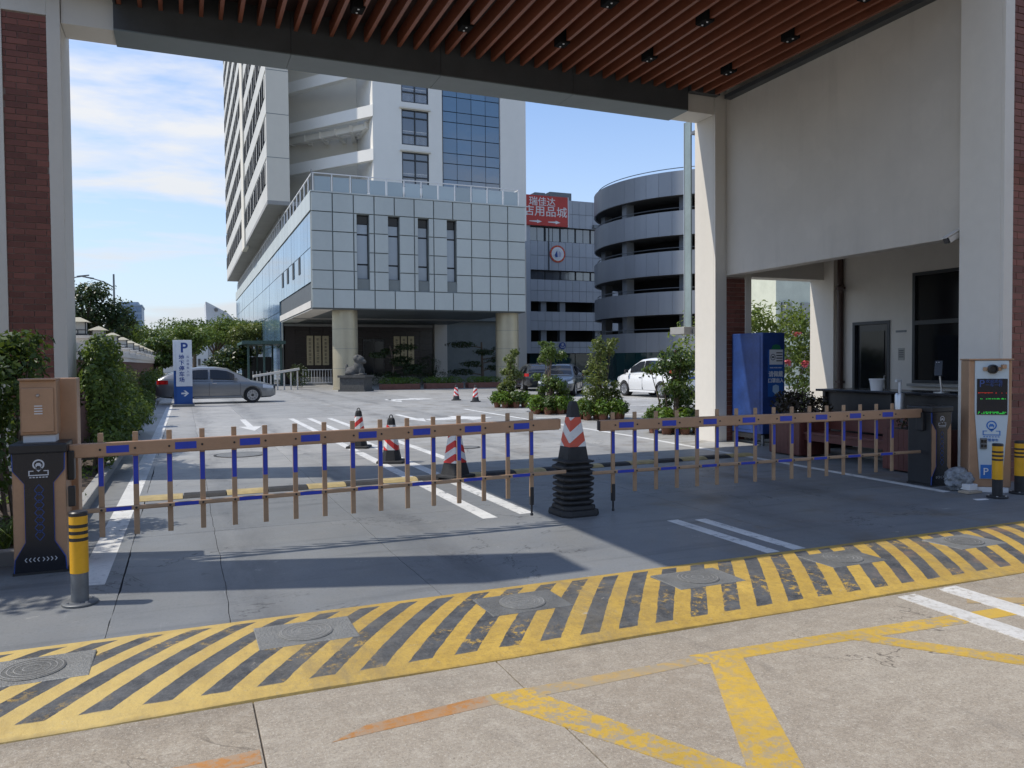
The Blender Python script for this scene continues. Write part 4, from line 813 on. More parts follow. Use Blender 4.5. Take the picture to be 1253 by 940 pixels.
# ------------------------------------------------------------------ parking garage
gb = thing('garage_block', 'grey banded parking block carrying a red rooftop sign', 'parking garage', (48, 85, 0))
GX0, GX1, GY = 30.0, 52.0, 80.0
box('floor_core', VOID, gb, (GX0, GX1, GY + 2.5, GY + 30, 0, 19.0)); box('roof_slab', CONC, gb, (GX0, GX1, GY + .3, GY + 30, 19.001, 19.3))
bands = [(16.9, 20.0), (12.0, 15.2), (8.45, 10.9), (5.2, 7.3), (2.6, 3.9)]
for z0, z1 in bands:
    box('band_core', SEAM, gb, (GX0, GX1, GY + .1, GY + .4, z0, z1)); box('slab', CONC, gb, (GX0, GX1, GY + .41, GY + 2.49, z0 + .1, z0 + .4)); zm = (z0 + z1) / 2
    for k in range(18):
        for a, b in ((z0, zm - .02), (zm + .02, z1)): piece('cladding_panel', PANL, gb, (36 + k * .88, 36.85 + k * .88, GY, GY + .11, a, b))
box('band_panel', PANL, gb, (GX0, 35.98, GY, GY + .11, 2.6, 20.0))
for z0, z1 in ((15.2, 16.9), (10.9, 12.0)):
    for k in range(8): w_ = box('window', MULL, gb, (36 + k * 1.95, 37.9 + k * 1.95, GY + .45, GY + .5, z0 + .02, z1 - .02)); box('pane', GLASSW, w_, (36.1 + k * 1.95, 36.95 + k * 1.95, GY + .41, GY + .449, z0 + .1, z1 - .1)); box('pane', GLASSW, w_, (37.03 + k * 1.95, 37.82 + k * 1.95, GY + .41, GY + .449, z0 + .1, z1 - .1))
for x in (37.5, 39.9, 44.5, 48.5): box('pillar', PANG, gb, (x, x + .7, GY + .6, GY + 1.3, 0, 16.8))
for k in range(8): piece('shop_window', GLASSG, gb, (36 + k * 1.95, 37.85 + k * 1.95, GY + .5, GY + .6, 0, 2.55))
box('drain_pipe', MULL, gb, (38.2, 38.3, GY - .1, GY - .001, 12, 15.2)); box('drain_pipe', MULL, gb, (38.2, 38.3, GY - .1, GY - .001, 15.2, 16.8)); box('wall_unit', GREYM, gb, (43.9, 45.0, GY - .25, GY - .001, 17.0, 17.4)); box('roof_unit', GREYM, gb, (37.5, 38.8, GY + 2, GY + 4, 19.31, 21.1)); box('roof_unit', GREYM, gb, (39.4, 42.2, GY + 2, GY + 4, 19.31, 21.3))
t = thing('rooftop_sign', 'large red sign with white characters and two arrows on the garage block', 'sign', (38.2, GY - .2, 18.5)); SW = mat('sign_white', (.78, .75, .72), .5)
box('sign_board', REDS, t, (33.2, 40.55, GY - .30, GY - .02, 16.9, 20.25), .02); box('frame', PAPER, t, (40.551, 40.66, GY - .31, GY - .02, 16.88, 20.27))
text('瑞佳达', 1.05, (37.35, GY - .31, 19.50), SW, t, sx=1.05, bold=.008); text('酒店用品城', 1.22, (37.05, GY - .31, 18.42), SW, t, sx=1.12, bold=.008)
for x in (36.5, 38.8): MB().prism([(x - .75, 17.30), (x + .2, 17.24), (x + .2, 17.14), (x + .8, 17.34), (x + .2, 17.54), (x + .2, 17.44), (x - .75, 17.38)], 'y', GY - .315, GY - .301).build('arrow', SW, t)
t = thing('round_emblem_sign', 'round red rimmed emblem with blue white centre on the garage band', 'sign', (38.9, GY - .2, 13.9))
ex, ez = 39.35, 13.85
for r_, m, y, nm in ((.98, REDS, .06, 'rim'), (.78, SW, .10, 'ring'), (.58, PAPER, .13, 'face')): MB().lathe([(r_, 0), (r_, y)], (0, 0, 0), 28).xf(Matrix.Translation((ex, GY - .001, ez)) @ Matrix.Rotation(R(90), 4, 'X')).build(nm, m, t)
for i in range(12): a = i * math.pi / 6; box('rim_mark', mat('sign_orange', (.6, .2, .03), .5), t, (ex + .88 * math.cos(a) - .07, ex + .88 * math.cos(a) + .07, GY - .075, GY - .062, ez + .88 * math.sin(a) - .07, ez + .88 * math.sin(a) + .07))
MB().prism([(ex - .42, ez - .15), (ex - .1, ez + .4), (ex - .02, ez - .38), (ex - .3, ez - .4)], 'y', GY - .145, GY - .131).build('emblem', INKB, t); MB().prism([(ex + .05, ez - .35), (ex + .12, ez + .35), (ex + .4, ez + .1), (ex + .36, ez - .3)], 'y', GY - .145, GY - .131).build('emblem', mat('emblem_mauve', (.45, .40, .50), .5), t)
t = thing('blue_disc_sign', 'small round blue logo sign on the lowest garage band', 'sign', (39.5, GY - .2, 3.3)); MB().lathe([(.40, 0), (.40, .08)], (0, 0, 0), 24).xf(Matrix.Translation((39.9, GY - .001, 3.45)) @ Matrix.Rotation(R(90), 4, 'X')).build('disc', INKB, t)
logo(t, 39.9, GY - .09, 3.42, .5, SW)
# spiral ramp
rp = thing('spiral_ramp', 'round spiral car ramp with stacked grey panel rings', 'parking ramp', (42.5, 57, 0))
RC, RR = (42.5, 57.0), 9.7
def arc(r0_, r1_, a0, a1, z0, z1, n=3):
    g = MB(); k0 = 0
    pr = [(RC[0] + r0_ * math.cos(a0 + (a1 - a0) * i / n), RC[1] + r0_ * math.sin(a0 + (a1 - a0) * i / n)) for i in range(n + 1)]; pr += [(RC[0] + r1_ * math.cos(a1 + (a0 - a1) * i / n), RC[1] + r1_ * math.sin(a1 + (a0 - a1) * i / n)) for i in range(n + 1)]
    return g.prism(pr, 'z', z0, z1)
arcm = {}
def arc_piece(name, m, a0, z0, z1, da, r0_=RR, r1_=RR - .15):
    key = (round(z1 - z0, 2), m.name, round(da, 4))
    if key not in arcm:
        me = bpy.data.meshes.new('ring_panel'); n = 2
        g = MB(); pr = [(r0_ * math.cos(da * i / n), r0_ * math.sin(da * i / n)) for i in range(n + 1)] + [(r1_ * math.cos(da - da * i / n), r1_ * math.sin(da - da * i / n)) for i in range(n + 1)]
        g.prism(pr, 'z', 0, z1 - z0); me.from_pydata(g.v, [], g.f); me.materials.append(m); arcm[key] = me
    o = bpy.data.objects.new(name, arcm[key]); C.objects.link(o); o.parent = rp; o.location = (0, 0, z0); o.rotation_euler.z = a0
rings = [(14.35, 16.2), (11.3, 13.15), (8.28, 10.1), (5.22, 7.0), (2.3, 3.85)]
NP = 56; da = 2 * math.pi / NP
for z0, z1 in rings:
    for k in range(NP):
        am = (k + .5) * da
        if math.cos(am) * (-.6) + math.sin(am) * (-.8) > -.25: arc_piece('ring_panel', PANG, k * da, z0, z1, da * .985)
    MB().lathe([(RR - .2, z0 + .06), (RR - .2, z1 - .06), (RR - .6, z1 - .06), (RR - .6, z0 + .35), (RR - 3.3, z0 + .35), (RR - 3.3, z0 + .06)], (*RC, 0), 64).build('ramp_deck', mat('shaded_deck_concrete', (.12, .118, .115), .9), rp, smooth=False)  # deck colour darkened to put shade into the ramp interior
    g = MB()
    for k in range(80):
        a0, a1 = 2 * math.pi * k / 80, 2 * math.pi * (k + 1) / 80; g.tube((RC[0] + (RR - .3) * math.cos(a0), RC[1] + (RR - .3) * math.sin(a0), z1 + .28), (RC[0] + (RR - .3) * math.cos(a1), RC[1] + (RR - .3) * math.sin(a1), z1 + .28), .035, n=5)
    g.build('hand_rail', GREYM, rp)
MB().lathe([(RR - 3.4, 0), (RR - 3.4, 15.5)], (*RC, 0), 56).build('shade_drum', VOID, rp)  # black drum added so the gaps between the rings look dark
for k in range(10): a = k * 2 * math.pi / 10 + .13; MB().box(RC[0] + (RR - 1.1) * math.cos(a) - .35, RC[0] + (RR - 1.1) * math.cos(a) + .35, RC[1] + (RR - 1.1) * math.sin(a) - .35, RC[1] + (RR - 1.1) * math.sin(a) + .35, 0, 14.6).build('pillar', PANG, rp)
for k in range(NP):
    if math.sin((k + .5) * da) < .3: arc_piece('shop_window', GLASSG, k * da, 0, 2.29, da * .97)

# ------------------------------------------------------------------ vehicles
TYRE = mat('tyre_rubber', (.015, .015, .016), .85, bump=.2); RIM = mat('alloy_rim', (.50, .51, .53), .3, metal=.7); LAMPR = mat('tail_lamp', (.40, .012, .012), .15); LAMPW = mat('head_lamp', (.55, .57, .60), .1)
CARG = glass_mat('car_glass', (.012, .013, .016), .04, .5, .005, 1.55); PLATE = mat('blue_plate', (.02, .07, .32), .5); TRIM = mat('car_trim', (.02, .02, .022), .5); CHROME = mat('chrome', (.6, .6, .62), .15, metal=1)
def interp(tab, x):
    for (a, p), (b, q) in zip(tab, tab[1:]):
        if a <= x <= b:
            t = (x - a) / (b - a); t = t * t * (3 - 2 * t) * .35 + t * .65; return p + (q - p) * t
    return tab[0][1] if x < tab[0][0] else tab[-1][1]
def car(name, label, cat, paint, P):
    t = thing(name, label, cat, (0, 0, 0)); L = P['L']; x0, x1 = -L / 2, L / 2; n = 44
    g = MB(); ring = None
    for i in range(n + 1):
        u = i / n; x = x0 + L * (.5 - .5 * math.cos(math.pi * u)) if False else x0 + L * u
        zt, hw, zb = interp(P['top'], x), interp(P['hw'], x), interp(P['bot'], x)
        h = zt - zb
        sec = [(0, zb), (hw * .80, zb), (hw * .95, zb + .06 * h + .02), (hw * .985, zb + .25 * h), (hw, zb + .50 * h), (hw * .99, zb + .72 * h), (hw * .955, zb + .90 * h), (hw * .86, zb + .985 * h), (hw * .5, zt + .01), (0, zt + .015)]
        full = [(x, y, z) for y, z in sec] + [(x, -y, z) for y, z in reversed(sec[1:-1])]; m_n = len(full); g.v += full
        if i: g.f += [((i - 1) * m_n + j, (i - 1) * m_n + (j + 1) % m_n, i * m_n + (j + 1) % m_n, i * m_n + j) for j in range(m_n)]
    g.f += [tuple(range(m_n - 1, -1, -1)), tuple(range(n * m_n, (n + 1) * m_n))]
    body = g.build('body', paint, t, smooth=True)
    cut = MB()
    for wx in P['wx']:
        for s in (-1, 1): cut.tube((wx, s * 1.2, P['wr']), (wx, s * (P['W'] / 2 - .24), P['wr']), P['wr'] + .055, n=28)
    co = cut.build('cut', TRIM); md = body.modifiers.new('b', 'BOOLEAN'); md.object = co; md.operation = 'DIFFERENCE'; md.solver = 'EXACT'
    me = bpy.data.meshes.new_from_object(body.evaluated_get(bpy.context.evaluated_depsgraph_get())); body.modifiers.clear(); body.data = me; bpy.data.objects.remove(co); me.set_sharp_from_angle(angle=R(30))
    # cabin
    cx = P['cab']; nn = 26; c0, c1 = cx[0][0], cx[-1][0]; g = MB()
    def cw(x, zt): return interp(P['hw'], x) * .93, P['roofw'] + max(0, (P['H'] - zt)) * P['lean']
    secs = []
    for i in range(nn + 1):
        x = c0 + (c1 - c0) * i / nn; zt = interp(cx, x); zb = interp(P['top'], x) - .05; hb, ht = cw(x, zt); ht = min(ht, hb); secs.append((x, zb, zt, hb, ht))
        s_ = [(hb, zb), (ht + .02, zt - .07), (ht - .05, zt - .02), (ht * .6, zt + .01), (0, zt + .015)]; full = [(x, y, z) for y, z in s_] + [(x, -y, z) for y, z in reversed(s_[:-1])]; mm = len(full); g.v += full
        if i: g.f += [((i - 1) * mm + j, (i - 1) * mm + j + 1, i * mm + j + 1, i * mm + j) for j in range(mm - 1)]
    g.f += [tuple(range(mm)), tuple(range(nn * mm, (nn + 1) * mm))]
    g.build('cabin', paint, t, smooth=True)
    def side_pt(x, v, s, off):
        zt = interp(cx, x); zb = interp(P['top'], x); hb, ht = cw(x, zt); ht = min(ht, hb); z = zb + (zt - .07 - zb) * v; y = hb + (ht + .02 - hb) * v + off + .012; return (x, s * y, z)
    for a, b in P['win']:
        for s in (-1, 1):
            g = MB(); k = 10
            for i in range(k + 1):
                x = a + (b - a) * i / k; g.v += [side_pt(x, .10, s, .012), side_pt(x, .93, s, .012)]
                if i: g.f.append((2 * i - 2, 2 * i, 2 * i + 1, 2 * i - 1))
            g.build('window', CARG, t)
    for a, b, nm in ((P['ws'][0], P['ws'][1], 'windscreen'), (P['bl'][0], P['bl'][1], 'rear_window')):
        g = MB(); k = 8
        for i in range(k + 1):
            x = a + (b - a) * i / k; zt = interp(cx, x); hb, ht = cw(x, zt); ht = min(ht, hb); nyy = 6
            for j in range(nyy + 1):
                y = (ht - .09) * (2 * j / nyy - 1); e = abs(2 * j / nyy - 1); g.v.append((x, y, zt + .028 - .03 * e * e))
            if i: g.f += [((i - 1) * (nyy + 1) + j, (i - 1) * (nyy + 1) + j + 1, i * (nyy + 1) + j + 1, i * (nyy + 1) + j) for j in range(nyy)]
        g.build(nm, CARG, t, smooth=True)
    for wx in P['wx']:
        for s in (-1, 1):
            r = P['wr']; y = s * (P['W'] / 2 - .10)
            M = Matrix.Translation((wx, y, r)) @ Matrix.Rotation(R(-90 * s), 4, 'X')
            wh = MB().lathe([(r * .66, -.10), (r * .9, -.10), (r * .985, -.06), (r, 0), (r * .985, .07), (r * .9, .095), (r * .68, .09), (r * .66, .05)], n=32).xf(M).build('wheel', TYRE, t, smooth=True)
            rim = MB().lathe([(r * .67, .04), (r * .67, .085), (r * .60, .088), (r * .58, .05), (r * .12, .055), (.02, .06)], n=32)
            rim.xf(M).build('rim', mat('rim_dark', (.05, .05, .055), .5), wh, smooth=True)  # dark coloured dish behind the spokes
            sp = MB()
            for q in range(P.get('sp', 5) * 2): a = math.pi * q / P.get('sp', 5) ; b = (q % 2) * .05; sp.prism([(.03 * math.cos(a + 1.57), .03 * math.sin(a + 1.57)), (r * .62 * math.cos(a + .10), r * .62 * math.sin(a + .10)), (r * .62 * math.cos(a - .10), r * .62 * math.sin(a - .10)), (-.03 * math.cos(a + 1.57), -.03 * math.sin(a + 1.57))], 'z', .06, .082)
            sp.lathe([(r * .66, .07), (r * .66, .092), (r * .58, .092), (r * .58, .07)], n=28); sp.xf(M).build('spokes', RIM, wh)
            MB().lathe([(r * 1.0, -.2), (r * 1.0, -.12)], n=20).xf(M).build('wheel_well', TRIM, t)
    def hwz(x, fr): return interp(P['hw'], x) * fr
    for x, z in P['hnd']:
        for s in (-1, 1): MB().box(x - .09, x + .09, s * hwz(x, .985), s * (hwz(x, .985) + .03), z, z + .028).build('door_handle', P.get('hm', CHROME), t, .008)
    for x in P['seam']:
        for s in (-1, 1):
            zt = interp(P['top'], x); MB().box(x - .005, x + .005, s * hwz(x, .95), s * (hwz(x, 1.0) + .003), .34, zt - .12).build('door_seam', TRIM, t)
    for s in (-1, 1):
        MB().prism([(P['mir'] - .08, 0), (P['mir'] + .07, .02), (P['mir'] + .05, .14), (P['mir'] - .06, .15)], 'y', s * (hwz(P['mir'], 1) + .02), s * (hwz(P['mir'], 1) + .19)).xf(Matrix.Translation((0, 0, P['mz']))).build('mirror', P.get('mm', paint), t, .025)
        fx, rx = P['hl'], P['tl']
        g = MB()
        for i in range(7):
            x = fx[0] + (fx[1] - fx[0]) * i / 6; hw = hwz(x, 1.0); g.v += [(x, s * (hw + .004), fx[2] + .02 * i / 6 * -1), (x, s * (hwz(x, .96) + .008), fx[3] - .09 * i / 6)]
            if i: g.f.append((2 * i - 2, 2 * i, 2 * i + 1, 2 * i - 1))
        g.build('headlight', LAMPW, t)
        g = MB()
        for i in range(7):
            x = rx[0] + (rx[1] - rx[0]) * i / 6; hw = hwz(x, 1.0); g.v += [(x, s * (hw + .006), rx[2]), (x, s * (hwz(x, .98) + .010), rx[3])]
            if i: g.f.append((2 * i - 2, 2 * i, 2 * i + 1, 2 * i - 1))
        g.build('tail_light', LAMPR, t)
        MB().box(P['wx'][0] + P['wr'] + .1, P['wx'][1] - P['wr'] - .1, s * (P['W'] / 2 - .03), s * (P['W'] / 2 + .004), .21, .30).build('side_skirt', TRIM if P.get('skirt') else paint, t, .02)
    box('number_plate', PLATE, t, (x1 - .03, x1 + .012, -.22, .22, .42, .55), .005); box('grille', TRIM, t, (x1 - .10, x1 - .001, -.5, .5, .56, .70), .02)
    box('number_plate', PLATE, t, (x0 - .012, x0 + .03, -.22, .22, P.get('pz', .78), P.get('pz', .78) + .13), .005)
    return t
SED = dict(L=4.64, W=1.79, H=1.50, wr=.325, wx=(-1.34, 1.36), roofw=.56, lean=.42, top=[(-2.32, .82), (-2.25, 1.03), (-2.05, 1.08), (-1.5, 1.05), (-.8, .99), (.2, .965), (1.0, .95), (1.25, .94), (1.75, .85), (2.1, .76), (2.25, .68), (2.32, .55)],
           hw=[(-2.32, .60), (-2.22, .74), (-1.95, .84), (-1.4, .885), (0, .895), (1.4, .885), (1.9, .82), (2.15, .72), (2.32, .50)], bot=[(-2.32, .42), (-2.1, .28), (-1.5, .22), (1.6, .20), (2.1, .22), (2.32, .30)],
           cab=[(-2.24, 1.03), (-1.9, 1.22), (-1.35, 1.42), (-.65, 1.495), (-.05, 1.495), (.35, 1.44), (.8, 1.22), (1.28, .96)], win=[(-.28, .66), (-1.62, -.36)], ws=(.42, 1.16), bl=(-2.1, -1.3), hnd=[(-.12, .82), (-1.05, .84)], seam=[.88, -.32, -1.30], mir=.72, mz=.93, hl=(1.78, 2.22, .62, .78), tl=(-2.28, -1.86, .82, .98), sp=5)
def car_paint(name, col, metal):
    b = NB(name); b.b.inputs['Coat Weight'].default_value = .8; b.b.inputs['Coat Roughness'].default_value = .04; return b.fin(col, .32, metal)
GREYC = car_paint('grey_car_paint', (.20, .205, .21), .5); WHITEC = car_paint('white_car_paint', (.74, .74, .73), 0); DARKC = car_paint('dark_car_paint', (.05, .06, .075), .4)
c1 = car('parked_car', 'grey saloon car standing side on behind the blue and white parking sign', 'car', GREYC, SED); c1.location = (1.27, 35.05, 0)
VAN = dict(L=4.70, W=1.84, H=1.74, wr=.345, wx=(-1.42, 1.40), roofw=.66, lean=.30, top=[(-2.35, 1.0), (-2.28, 1.08), (-1.5, 1.10), (0, 1.08), (1.1, 1.06), (1.45, 1.04), (1.85, .98), (2.15, .86), (2.35, .62)],
           hw=[(-2.35, .74), (-2.2, .84), (-1.6, .91), (0, .92), (1.4, .915), (1.9, .86), (2.2, .74), (2.35, .58)], bot=[(-2.35, .40), (-2.0, .28), (-1.4, .25), (1.5, .25), (2.1, .26), (2.35, .34)],
           cab=[(-2.30, 1.06), (-2.20, 1.40), (-1.95, 1.66), (-1.3, 1.735), (-.3, 1.745), (.3, 1.70), (.75, 1.50), (1.45, 1.05)], win=[(-.02, .95), (-1.02, -.08), (-1.98, -1.12)], ws=(.42, 1.36), bl=(-2.27, -2.02), hnd=[(.10, .86), (-.95, .86)], seam=[1.02, -.05, -1.08], mir=1.05, mz=1.08, hl=(1.88, 2.26, .74, .92), tl=(-2.3, -1.98, 1.0, 1.3), sp=6, hm=TRIM, mm=TRIM, pz=.8)
c2 = car('parked_van', 'white people carrier with dark windows parked behind the bushy potted shrub', 'van', WHITEC, VAN); c2.location = (19.85, 30.1, 0); c2.rotation_euler.z = R(93)
c3 = car('parked_car', 'dark saloon car half hidden between the potted shrubs under the ramp', 'car', DARKC, SED); c3.location = (17.0, 34.2, 0); c3.rotation_euler.z = R(235)
SED2 = dict(SED); c4 = car('parked_car', 'very dark car almost hidden behind the narrowest potted shrub', 'car', car_paint('black_car_paint', (.014, .015, .018), 0), SED2); c4.location = (18.6, 41.0, 0); c4.rotation_euler.z = R(75)

# ------------------------------------------------------------------ parking sign
t = thing('parking_sign', 'white and blue totem sign with a P standing in front of the grey car', 'sign', (.0, 32.4, 0))
SB = mat('totem_blue', (.012, .08, .30), .45); SWH = mat('totem_white', (.70, .72, .74), .45)
box('plinth', GREYM, t, (-.42, .36, 32.2, 32.75, 0, .10), .01); box('blue_back', SB, t, (-.36, .30, 32.42, 32.70, .10, 2.42), .01); box('white_panel', SWH, t, (-.27, .30, 32.38, 32.4195, .78, 2.55), .008); box('side_panel', SWH, t, (-.37, -.271, 32.39, 32.65, 1.38, 2.55), .006); box('blue_foot', SB, t, (-.27, .30, 32.385, 32.419, .101, .779))
wp = t.children[2]
text('P', .52, (.02, 32.378, 2.24), INKB, wp, bold=.012)
for i, ch in enumerate('地下停车场'): text(ch, .20, (-.07, 32.378, 1.88 - i * .215), INKB, wp, bold=.004)
for i, ch in enumerate('公众停车入口'): text(ch, .10, (.15, 32.378, 1.90 - i * .14), INKB, wp)
MB().prism([(-.10, .54), (.06, .54), (-.02, .62), (.05, .62), (.17, .51), (.05, .40), (-.02, .40), (.06, .48), (-.10, .48)], 'y', 32.381, 32.3845).build('arrow', SWH, t.children[-1])

# ------------------------------------------------------------------ blue cabinet, bench and desk
t = thing('blue_cabinet', 'tall blue metal cabinet with a mask notice standing beside the sunlit pillar', 'cabinet', (10.2, 12, 0))
box('body', BOXBL, t, (9.94, 10.46, 11.59, 12.48, .22, 2.12), .012); box('plinth_frame', BLACK, t, (9.96, 10.44, 11.66, 12.46, .12, .219))
for x in (9.97, 10.43):
    for y in (11.62, 12.45): box('foot', GREYM, t, (x - .02, x + .02, y - .02, y + .02, 0, .2))
po = box('poster', POSTERB, t, (10.06, 10.42, 11.583, 11.5895, .92, 1.80)); box('side_door', BOXBL, t, (9.932, 9.9395, 11.66, 12.42, .28, 2.06), .004)
pa = box('notice_sheet', PAPER, po, (10.09, 10.405, 11.579, 11.5825, 1.52, 1.80)); MB().prism([(10.13, 1.805), (10.37, 1.805), (10.33, 1.88), (10.25, 1.90), (10.17, 1.88)], 'y', 11.5795, 11.583).build('green_badge', mat('badge_green', (.02, .18, .08), .5), po)
text('请佩戴', .115, (10.24, 11.581, 1.335), PAPER, po, bold=.002); text('口罩出入', .092, (10.24, 11.581, 1.215), PAPER, po, bold=.002); text('PLEASE WEAR A MASK', .028, (10.24, 11.581, 1.46), PAPER, po)
MB().prism([(10.17, 1.12), (10.24, 1.145), (10.31, 1.12), (10.315, 1.02), (10.24, .95), (10.165, 1.02)], 'y', 11.580, 11.5825).build('mask_symbol', mat('mask_pale', (.40, .55, .68), .6), po); box('print_line', PAPER, po, (10.20, 10.41, 11.581, 11.5825, .945, .952))
for i in range(4): box('print_line', INKK, po, (10.25, 10.395, 11.577, 11.5785, 1.73 - i * .05, 1.75 - i * .05))
g = MB()
for i in range(20): a, b = i * math.pi / 10, (i + 1) * math.pi / 10; g.add([(10.17 + r_ * math.cos(q), 11.578, 1.66 + r_ * math.sin(q)) for r_, q in ((.06, a), (.06, b), (.048, b), (.048, a))], [(0, 1, 2, 3)])
g.box(10.14, 10.20, 11.577, 11.5785, 1.645, 1.675).build('notice_symbol', INKK, po)
bt = thing('planter_bench', 'dark red timber bench joining two square timber planters under the cream wall', 'bench', (9.9, 9, 0))
for y0 in (7.62, 10.0):
    pb_ = box('planter_box', REDW, bt, (9.35, 10.0, y0, y0 + .72, .02, .60)); 
    for i in range(8):
        box('plank', REDW, bt, (9.335, 9.3495, y0 + i * .09, y0 + i * .09 + .086, .03, .61)); box('plank', REDW, bt, (9.35 + i * .081, 9.35 + i * .081 + .077, y0 - .015, y0 - .0005, .03, .61))
    box('soil', SOIL, pb_, (9.37, 9.98, y0 + .02, y0 + .70, .58, .605))
for i in range(5): box('seat_plank', REDW, bt, (9.40 + i * .105, 9.50 + i * .105, 8.345, 9.995, .38, .42), .004)
box('seat_rail', REDW, bt, (9.42, 9.46, 8.35, 9.99, .28, .379)); box('back_plank', REDW, bt, (9.93, 9.97, 8.345, 9.995, .45, .75))
pt = thing('planter_plant', 'dark maroon leaved bush growing in the farther timber planter', 'plant', (9.68, 10.36, .6)); leaves('foliage', pt, LEAFR, [(0, 0, .22, .34, .36, .26), (-.05, .25, .25, .25, .25, .22), (.1, -.3, .2, .2, .25, .2)], 1500, .075, 11); MB().tube((9.68, 10.36, .6), (9.68, 10.36, .85), .02).build('stem', BARK, pt)
pt = thing('planter_plant', 'low dark bush growing in the timber planter nearer the payment machine', 'plant', (9.68, 7.98, .6)); leaves('foliage', pt, LEAFR, [(0, 0, .1, .28, .30, .14)], 500, .07, 12); MB().tube((9.68, 7.98, .6), (9.68, 7.98, .72), .02).build('stem', BARK, pt)
dk = thing('glass_desk', 'long black glass topped desk standing in front of the guard house wall', 'desk', (10.8, 9.2, 0))
box('top', BLACKG, dk, (10.35, 11.2, 7.7, 10.7, 1.05, 1.09), .008)
for y in (7.8, 9.2, 10.6): box('leg_panel', BLACK, dk, (10.45, 11.1, y - .03, y + .03, .03, 1.049))
box('modesty_panel', BLACK, dk, (10.5, 10.53, 7.83, 10.57, .3, 1.04))
t = thing('face_terminal', 'slim black face recognition screen tilted on a post upon the desk', 'terminal', (10.55, 8.35, 1.09))
MB().lathe([(.11, 1.09), (.11, 1.105), (.05, 1.115)], (10.55, 8.35, 0), 20).build('base', STEEL, t); MB().tube((10.55, 8.35, 1.11), (10.53, 8.37, 1.42), .014).build('post', STEEL, t)
MB().box(-.055, .055, -.012, .012, -.12, .12).xf(Matrix.Translation((10.50, 8.36, 1.46)) @ Matrix.Rotation(R(-63), 4, 'Z') @ Matrix.Rotation(R(-14), 4, 'X')).build('screen', BLACKG, t, .006)
for y in (8.34, 8.38): MB().box(10.478, 10.482, y - .006, y + .006, 1.545, 1.557).build('status_light', PAPER, t)
t = thing('sanitizer_stand', 'steel hand sanitizer stand with white pump head behind the timber bench', 'dispenser', (10.15, 8.75, 0))
MB().lathe([(.14, 0.0), (.14, .02), (.04, .03), (.04, .75)], (10.15, 8.75, 0), 20).build('post', STEEL, t, smooth=True); MB().lathe([(.075, .70), (.075, 1.05), (.06, 1.08)], (10.15, 8.75, 0), 20).build('canister', STEEL, t, smooth=True)
MB().tube((10.15, 8.75, 1.08), (10.15, 8.75, 1.27), .022).build('pump', PAPER, t); MB().box(10.06, 10.17, 8.73, 8.77, 1.25, 1.29).build('pump_head', PAPER, t, .01)
t = thing('white_tub', 'round pale tub standing on the desk beside the sanitizer stand', 'tub', (10.45, 9.5, 1.09)); MB().lathe([(.09, 1.09), (.115, 1.27), (.12, 1.28), (.10, 1.275)], (10.5, 9.5, 0), 24).build('body', PAPER, t, smooth=True); MB().lathe([(.118, 1.262), (.125, 1.27), (.118, 1.285)], (10.5, 9.5, 0), 24).build('rim', PAPER, t)
# rubbish by the payment machine
t = thing('plastic_bag', 'crumpled translucent grey plastic bag lying against the black barrier cabinet', 'plastic bag', (8.70, 6.62, 0))
BAGM = mat('bag_plastic', (.22, .235, .25), .22, var=.5, vs=14, bump=.9, bs=26)
bb = bmesh.new(); bmesh.ops.create_icosphere(bb, subdivisions=4, radius=1)
for v in bb.verts:
    d_ = v.co.normalized(); k = 1 + .30 * mn.noise(d_ * 2.6) + .16 * abs(mn.noise(d_ * 7)) ; v.co = Vector((d_.x * .17 * k, d_.y * .15 * k, max(-.115, d_.z * .15 * k) + .12))
me = bpy.data.meshes.new('bag_body'); bb.to_mesh(me); bb.free(); me.materials.append(BAGM); o = bpy.data.objects.new('bag_body', me); C.objects.link(o); o.parent = t
MB().prism([(8.80, 6.56), (8.92, 6.54), (8.90, 6.60), (8.84, 6.63)], 'z', .05, .09).build('bag_tail', BAGM, t, .008)
t = thing('cardboard_pieces', 'flattened pale cardboard lying behind the plastic bag at the foot of the post', 'cardboard', (8.7, 6.5, 0)); KR = mat('kraft_card', (.40, .33, .25), .85)
box('card_sheet', PAPER, t, (8.60, 8.735, 6.42, 6.58, .03, .10), .004); box('card_sheet', KR, t, (8.50, 8.735, 6.36, 6.50, .004, .028), .002)
t = tag(MB().prism([(8.22, 6.05), (8.38, 6.02), (8.40, 6.08), (8.25, 6.12)], 'z', .002, .006).build('paper_scrap', PAPER), 'flat white paper scrap lying on the paint before the payment machine', 'paper scrap')

